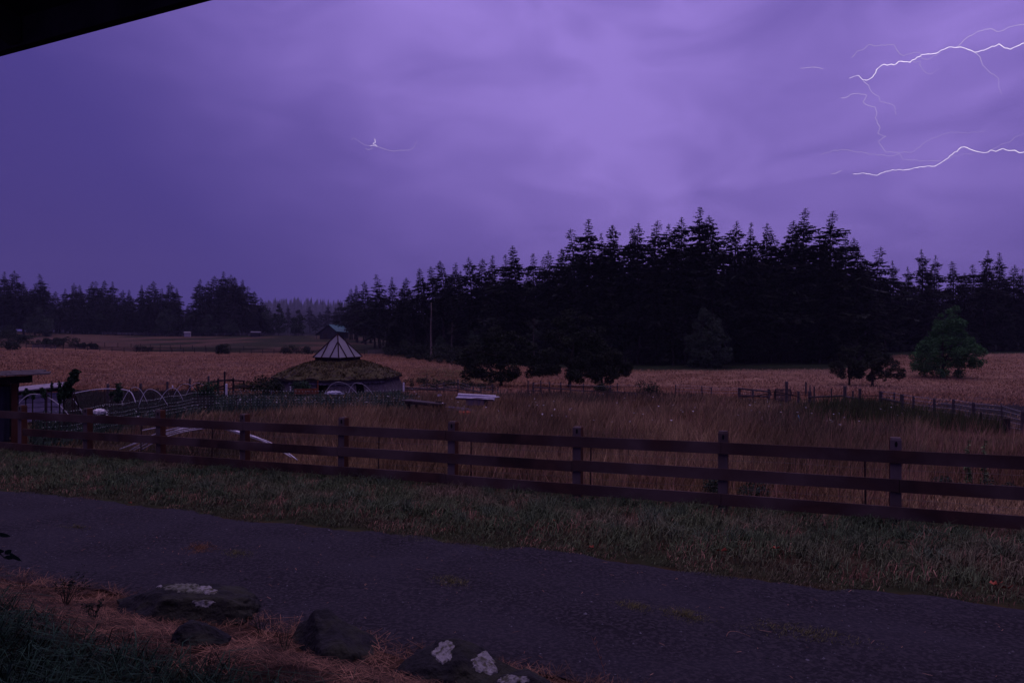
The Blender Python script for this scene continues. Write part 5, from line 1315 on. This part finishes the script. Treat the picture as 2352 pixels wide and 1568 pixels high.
# ------------------------------------------------------------------ table, trough, oddments in the meadow
Yt = 31
tb = empty('work_table', gp(972, Yt)); tag(tb, 'long low grey wooden table standing in the dry grass', 'table'); to = Vector(tb.location)
A_, B_, C_, D_ = pt(920, 918, 31.6), pt(1007, 927, 30.4), pt(1026, 924.5, 31.2), pt(942, 915.3, 32.6)
zt = (A_.z+B_.z)/2
quad_ = [Vector((p.x, p.y, q))-to for p, q in ((A_, A_.z), (B_, B_.z), (C_, C_.z-.02), (D_, D_.z-.02))]
m = MB(); nb = 4
for k in range(nb):
    t0, t1 = k/nb+.01, (k+1)/nb-.01
    a, b, c, d = quad_[0].lerp(quad_[3], t0), quad_[1].lerp(quad_[2], t0), quad_[1].lerp(quad_[2], t1), quad_[0].lerp(quad_[3], t1); u_ = Vector((0, 0, .045))
    m.hexa([a-u_, b-u_, c-u_, d-u_, a, b, c, d])
m.build('tabletop', M_oldwood, tb)
m = MB(); dn = Vector((0, .03, -.10)); m.bar(quad_[0].lerp(quad_[1], .12)+dn, quad_[0].lerp(quad_[1], .98)+dn, .04, .10); m.bar(quad_[3].lerp(quad_[2], .08)+dn, quad_[3].lerp(quad_[2], .95)+dn, .04, .10); m.build('apron', M_darkwood, tb)
for f0, f1 in ((.2, .1), (.2, .9), (.86, .1), (.86, .9)):
    p = quad_[0].lerp(quad_[1], f0).lerp(quad_[3].lerp(quad_[2], f0), f1); m = MB(); m.hexa([Vector((p.x+sx*.06, p.y+sy*.05, z)) for z in (-.1, p.z-.06) for sx, sy in ((-1, -1), (1, -1), (1, 1), (-1, 1))]); m.build('leg', M_darkwood, tb)
p = pt(1009, 921.5, 31.2); m = MB(); m.tube([(0, 0, 0), (0, 0, .02), (0, 0, .035)], [.15, .175, .17], 18); o = m.build('tray', M_darkwood); p.z = to.z+quad_[1].z+.004; o.location = p+Vector((-.02, .1, .01)); tag(o, 'round dark tray lying on the right end of the grey table', 'tray')
# folded pipe rack right of the table
t = empty('pole_pile', gp(1040, 30.2)); tag(t, 'low pile of grey poles on a dark frame between table and trough', 'poles'); o_ = Vector(t.location)
for l in (((1023, 934), (1086, 941)), ((1032, 937), (1078, 943)), ((1024, 941), (1080, 943.5)), ((1030, 933), (1076, 938)), ((1086, 942), (1094, 943.5))):
    m = MB(); m.tube([pt(*l[0], 30.2)-o_, pt(*l[1], 30.0+jr.uniform(0, .4))-o_], .018, 6); m.build('pole', material('grey_pole', (.26, .23, .28)), t)
for px in (1024, 1050, 1076):
    m = MB(); p = pt(px, 944, 30.1)-o_; m.hexa([Vector((p.x+sx*.05, p.y+.2*sy, z)) for z in (-.1, p.z) for sx, sy in ((-1, -1), (1, -1), (1, 1), (-1, 1))]); m.build('trestle', M_darkwood, t)
for i_, (px, lab) in enumerate([(1061, 'bigger orange bucket lying under the grey poles'), (1076, 'smaller orange bucket just right of the bigger one')]):
    p = pt(px, 951, 29.6); w_ = (.13, .09)[i_]; m = MB(); m.tube([(-w_, 0, 0), (-w_*.9, 0, 0), (w_, 0, 0), (w_*.95, 0, 0)], [.09, .095, .075, .06], 12, True); o = m.build('bucket', material('orange_plastic', (.45, .07, .02), rough=.5)); p.z = max(p.z+.05, .1); o.location = p; tag(o, lab, 'bucket')
# white trough on a grey box
tr = empty('white_trough', gp(1092, 31)); tag(tr, 'long white plastic trough resting across a grey box', 'trough'); o_ = Vector(tr.location)
a, b = pt(1047, 912.5, 31), pt(1134, 916.8, 31); c, d = pt(1052, 905, 31.35), pt(1139, 909.5, 31.35)
m = MB(); m.tube([a-o_, b-o_], .022, 8); m.build('front_rim', M_white, tr); m = MB(); m.tube([c-o_, d-o_], .042, 8); m.build('back_pipe', M_white, tr)
m = MB(); lo_ = Vector((0, .16, -.10)); A2, B2, C2, D2 = a-o_, b-o_, b-o_+lo_, a-o_+lo_; m.add([A2, B2, C2, D2, c-o_, d-o_], [(0, 1, 2, 3), (3, 2, 5, 4)]); m.build('trough_body', material('dull_plastic', (.30, .27, .36)), tr)
a2, b2 = pt(1086, 914.5, 30.95), pt(1147, 912.2, 31.2); m = MB(); m.tube([Vector((0, 0, 0)), b2-a2], .026, 8); o = m.build('plastic_pipe', M_white); o.location = a2+Vector((0, -.03, .02)); tag(o, 'white pipe lying along the trough and poking out at its right', 'pipe')
bx = empty('storage_box', gp(1092, 31.1)); tag(bx, 'grey lilac box on short legs under the white trough', 'box'); o_ = Vector(bx.location)
x0, x1 = ((1070-CX)/F*31-o_.x), ((1112-CX)/F*31-o_.x); zt2 = EYE+(HZ-917.5)/F*31-o_.z; zb2 = EYE+(HZ-931)/F*31-o_.z
m = MB(); m.box(((x0+x1)/2, .2, (zt2+zb2)/2), (x1-x0, .5, zt2-zb2)); m.build('body', material('grey_lilac_panel', (.17, .14, .18), col2=(.13, .09, .11), scale=2), bx)
for x in (x0+.12, x0+.22, x1-.1): m = MB(); m.box((x, .1, zb2/2-.02), (.05, .05, zb2-.004)); m.build('leg', M_steel, bx)
m = MB(); m.box((x1+.08, .2, zb2+.1), (.12, .4, .32)); m.build('side_panel', M_darkwood, bx)
# small white sign with faint lines of writing
sg = empty('sign', gp(1009.5, 43)); tag(sg, 'small white rectangular sign on the netting above the grey table', 'sign'); o_ = Vector(sg.location)
c = pt(1009.5, 907.5, 43)-o_; m = MB(); m.box(c, (.235, .01, .135)); m.build('panel', M_white, sg)
m = MB()
for z in (.032, .0, -.032):
    for x in (-.07, -.025, .03, .075): m.box(c+Vector((x, -.007, z)), (.03, .003, .009))
m.build('lettering', material('faded_ink', (.35, .28, .36)), sg); m = MB(); m.tube([c+Vector((-.1, .02, .1)), Vector((c.x-.1, c.y+.02, 0))], .012, 5); m.build('stake', M_steel, sg)

# ------------------------------------------------------------------ boulders with lichen
import bmesh
M_rock = material('dark_basalt', (.019, .017, .019), col2=(.008, .008, .009), scale=9, detail=9, col3=(.027, .027, .018), scale3=3.5, bump=.035, bscale=22)
M_lichen = material('pale_lichen', (.23, .22, .215), col2=(.07, .068, .045), scale=22, detail=6, lo=.46, hi=.62, bump=.006, bscale=80)
M_lichen2 = material('olive_lichen', (.14, .14, .115), col2=(.05, .052, .033), scale=26, detail=6, lo=.42, hi=.6, bump=.006, bscale=80)
def boulder(px, Y, size, rz, label, seed, zc=0.0, cuts=7, tilt=(0, 0)):
    r = random.Random(seed); bm = bmesh.new(); bmesh.ops.create_icosphere(bm, subdivisions=5, radius=1)
    planes = []
    for k in range(cuts):
        n_ = Vector((r.uniform(-1, 1), r.uniform(-1, 1), r.uniform(-.2, 1))).normalized(); planes.append((n_, r.uniform(.55, .82)))
    for v in bm.verts:
        c = v.co.copy()
        for n_, d_ in planes:
            q = c.dot(n_)
            if q > d_: c -= n_*(q-d_)*.93
        nz_ = noise.noise(c*1.7+Vector((seed, 0, 0)))*.12+abs(noise.noise(c*4+Vector((0, seed, 0))))*.10+noise.noise(c*11)*.03+noise.noise(c*26)*.012
        c *= 1+nz_; v.co = Vector((c.x*size[0], c.y*size[1], c.z*size[2]))
    rotm = Matrix.Rotation(rz, 4, 'Z') @ Matrix.Rotation(tilt[0], 4, 'X') @ Matrix.Rotation(tilt[1], 4, 'Y')
    bm.transform(rotm); me = bpy.data.meshes.new('boulder'); bm.to_mesh(me)
    p = gp(px, Y, zc); bvh = BVHTree.FromBMesh(bm); bm.free(); me.materials.append(M_rock)
    for q in me.polygons: q.use_smooth = True
    o = bpy.data.objects.new('boulder', me); C.objects.link(o); o.location = p; tag(o, label, 'boulder'); return o, bvh
def lichen(rock, pxc, pyc, rx, ry, seed, mat):
    """a crust grown on the stone where the sight line to (pxc, pyc) meets it"""
    o, bvh = rock; eye = Vector((0, 0, EYE))-Vector(o.location)
    r = random.Random(seed); ph = [r.uniform(0, 6.28) for _ in range(6)]; nA, nR = 56, 9; V = []; ok = True
    for i in range(nR+1):
        for j in range(nA):
            a = 2*math.pi*j/nA; q = i/nR
            e = 1+.16*math.sin(2*a+ph[0])+.12*math.sin(3*a+ph[1])+.09*math.sin(5*a+ph[2])+.06*math.sin(9*a+ph[3])+.05*math.sin(17*a+ph[4])+r.uniform(-.04, .04)*q
            px = pxc+math.cos(a)*rx*e*q; py = pyc+math.sin(a)*ry*e*q
            d = (Vector(((px-CX)/F, 1, (HZ-py)/F))).normalized(); h_ = bvh.ray_cast(eye, d)
            if h_[0] is None: V.append(None); continue
            nn_ = h_[1] if h_[1].dot(d) < 0 else -h_[1]
            V.append(h_[0]+nn_*((.010+.006*noise.noise(h_[0]*60)) if i < nR else .001))
    Fc = []; idx = {}; VV = []
    for k, v in enumerate(V):
        if v is not None: idx[k] = len(VV); VV.append(tuple(v))
    for i in range(nR):
        for j in range(nA):
            q = (i*nA+j, i*nA+(j+1) % nA, (i+1)*nA+(j+1) % nA, (i+1)*nA+j)
            if all(t in idx for t in q) and max((Vector(V[q[a]])-Vector(V[q[(a+1) % 4]])).length for a in range(4)) < .09: Fc.append(tuple(idx[t] for t in q))
    if not Fc: print('no lichen', pxc, pyc); return
    me = bpy.data.meshes.new('lichen'); me.from_pydata(VV, [], Fc); me.materials.append(mat); me.update()
    l = bpy.data.objects.new('lichen', me); C.objects.link(l); l.parent = o
RA = boulder(402, 6.62, (.82, .46, .27), R(-10), 'long flat dark boulder with several lichen patches by the track', 1, zc=.02)
RB = boulder(782, 5.66, (.54, .40, .35), R(-30), 'plain dark pointed boulder between the two lichen-covered ones', 2, zc=-.06, tilt=(0, R(12)))
RC = boulder(1045, 5.12, (.60, .38, .27), R(-16), 'dark boulder at the bottom centre with two big pale lichen patches', 3, zc=.0)
RD = boulder(1215, 4.86, (.36, .28, .17), R(-20), 'boulder cut by the bottom frame edge with one lichen patch', 4, zc=.0)
RE_ = boulder(462, 5.02, (.20, .18, .13), R(20), 'small dark squarish rock half buried in the straw', 5, zc=.06)
lichen(RA, 425, 1350, 38, 13, 1, M_lichen2); lichen(RA, 473, 1355, 24, 9, 2, M_lichen); lichen(RA, 467, 1385, 21, 10, 3, M_lichen); lichen(RA, 362, 1346, 9, 4, 4, M_lichen)
lichen(RC, 1019, 1497, 25, 23, 5, M_lichen); lichen(RC, 1114, 1522, 32, 23, 6, M_lichen); lichen(RD, 1178, 1562, 32, 13, 7, M_lichen)

for i_, (px, Y, w_, lab) in enumerate([(2290, 12.2, .9, 'leafy green herbs behind the fence at the right frame edge'), (1735, 12.3, .5, 'small green herb clump behind the fence between its last two posts'), (2170, 12.6, .6, 'low green herbs behind the last bay of the fence'),
        (1640, 12.4, .35, 'low green herb clump behind the fence at the second post from the right')]):
    bush(px, Y, .34, w_, lab, 500+i_, mat=M_gardengreen, n=900, ls=.022, group='green herbs behind the board fence')
# ------------------------------------------------------------------ small foreground plants
def stalk(name, pts, r_, mat, label, cat='plant', extra=None):
    P_ = smooth(pts, 4); m = MB(); b = P_[0]; n = len(P_); m.tube([p-b for p in P_], [r_*(1-.75*i/n) for i in range(n)], 5)
    if extra: extra(m, P_, b)
    o = m.build(name, mat); o.location = b; return tag(o, label, cat)
def seedhead(m, P_, b):
    for k in range(14):
        p = P_[-1-k//3]-b; a = k*2.4; m.tube([p, p+Vector((.012*math.cos(a), .012*math.sin(a), .018))], [.002, .0006], 3)
stalk('grass_stalk', [pt(1398, 1600, 3.0), pt(1385, 1530, 3.02), pt(1363, 1470, 3.05)], .0022, M_drypale, 'tall bare grass stalk rising before the gravel at bottom centre', extra=seedhead)
def gpt(px, py, z=.03):
    Y = (EYE-z)*F/(py-HZ); return Vector(((px-CX)/F*Y, Y, z))
stalk('twig', [gpt(1668, 1462, .012), gpt(1675, 1450, .05), gpt(1695, 1450, .05), gpt(1728, 1462, .012)], .003, M_drypale, 'pale curved twig lying on the right half of the gravel track', 'twig')
stalk('twig', [gpt(1745, 1421, .02), gpt(1790, 1436, .03)], .002, M_drypale, 'short straight straw on the track beyond the curved twig', 'twig')
stalk('twig', [gpt(1998, 1480, .02), gpt(2005, 1472, .04), gpt(2010, 1468, .02)], .0025, M_drypale, 'tiny forked twig near the right end of the track', 'twig')
M_broom = material('dark_stem', (.016, .022, .014), island=.4)
def sprig(px, Y, n, h_, spread, label, seed, leaves=True, z=None):
    b = gp(px, Y); t = empty('wild_shrub', b); tag(t, label, 'plant'); r = random.Random(seed); m = MB(); cl = []
    for k in range(n):
        a = r.uniform(0, 6.28); l = h_*r.uniform(.5, 1); q = spread*r.uniform(.2, 1)
        e = Vector((math.cos(a)*q, math.sin(a)*q, l)); mid_ = Vector((e.x*.4, e.y*.4, l*.55)); m.tube([(0, 0, -.02), mid_, e], [.003, .002, .0008], 4)
        for j in range(5): p = mid_.lerp(e, r.random()); cl.append((p.x, p.y, p.z, .018))
    m.build('stems', M_broom, t)
    if leaves: leaf_cloud(cl, n*22, .010, seed, M_broom, name='leaves', parent=t)
sprig(150, 6.6, 16, .34, .26, 'dark leafy wild shrub at the top of the bank, left of the flat boulder', 1)
sprig(600, 6.0, 9, .26, .2, 'thin dark wild shoots between flat boulder and pointed boulder', 2, leaves=False)
sprig(655, 5.5, 7, .34, .22, 'upright thin wild shoots left of the pointed boulder', 3, leaves=False)
sprig(215, 5.6, 8, .22, .15, 'small dark shrub in the straw left of the flat boulder', 4)
# drooping leaves reaching in at the left frame edge
t = empty('leafy_twig', pt(-40, 1230, 3.2)); tag(t, 'green leaves of a nearby twig poking in at the left frame edge', 'plant'); b = Vector(t.location)
def leaf(m, a, e, w):
    a, e = Vector(a), Vector(e); d = (e-a); s = d.cross(Vector((0, 1, .3))).normalized()*w; mid_ = a.lerp(e, .5)+Vector((0, -.004, 0)); q1 = a.lerp(e, .25); q2 = a.lerp(e, .75)
    m.add([a, q1+s*.8, mid_+s, q2+s*.8, e, q2-s*.8, mid_-s, q1-s*.8, mid_], [(0, 1, 2, 8), (8, 2, 3, 4), (0, 8, 6, 7), (8, 4, 5, 6)])
m = MB(); m.tube([(0, 0, 0), pt(-10, 1260, 3.2)-b, pt(12, 1282, 3.2)-b], [.004, .003, .002], 5); m.build('twig', M_broom, t)
for l in (((-12, 1224), (25, 1231)), ((-14, 1262), (10, 1266)), ((10, 1272), (27, 1262)), ((18, 1268), (50, 1288)), ((8, 1280), (36, 1278))):
    m = MB(); leaf(m, pt(*l[0], 3.2)-b, pt(*l[1], 3.2)-b, .012); m.build('leaf', material('twig_leaf', (.02, .05, .022)), t)
# fallen orange leaves
M_ol = material('orange_leaf', (.36, .09, .045), island=.2)
for i_, (px, py, s_, lab) in enumerate([(1273, 1198, .035, 'orange fallen leaf on the verge just above the middle of the track'), (1357, 1260, .04, 'curled orange leaf at the track edge right of the frame centre'), (1655, 1268, .06, 'bright orange leaf cluster on the verge under the fourth fence bay from right'),
        (1780, 1262, .05, 'orange leaf pair on the verge at the right, highest of the right-hand ones'), (2282, 1346, .07, 'large orange leaf near the right end of the verge'), (2312, 1354, .05, 'orange leaf at the far right end of the verge'), (300, 1157, .035, 'orange leaf on the left part of the verge edge'), (548, 1152, .035, 'pale orange leaf on the verge below the third fence bay')]):
    m = MB(); r = random.Random(i_)
    for k in range(3):
        a = r.uniform(0, 6.28); m.add([(0, 0, .02), (s_*math.cos(a)-.4*s_*math.sin(a), .5*s_*math.sin(a), .03+s_*.3*r.random()), (1.4*s_*math.cos(a), s_*math.sin(a)*.7, .02+s_*r.uniform(.2, .8)), (s_*math.cos(a)+.4*s_*math.sin(a), .4*s_, .01)], [(0, 1, 2, 3)])
    o = m.build('fallen_leaf', M_ol); o.location = gpt(px, py, .09); tag(o, lab, 'leaf', 'orange leaves fallen on the verge')
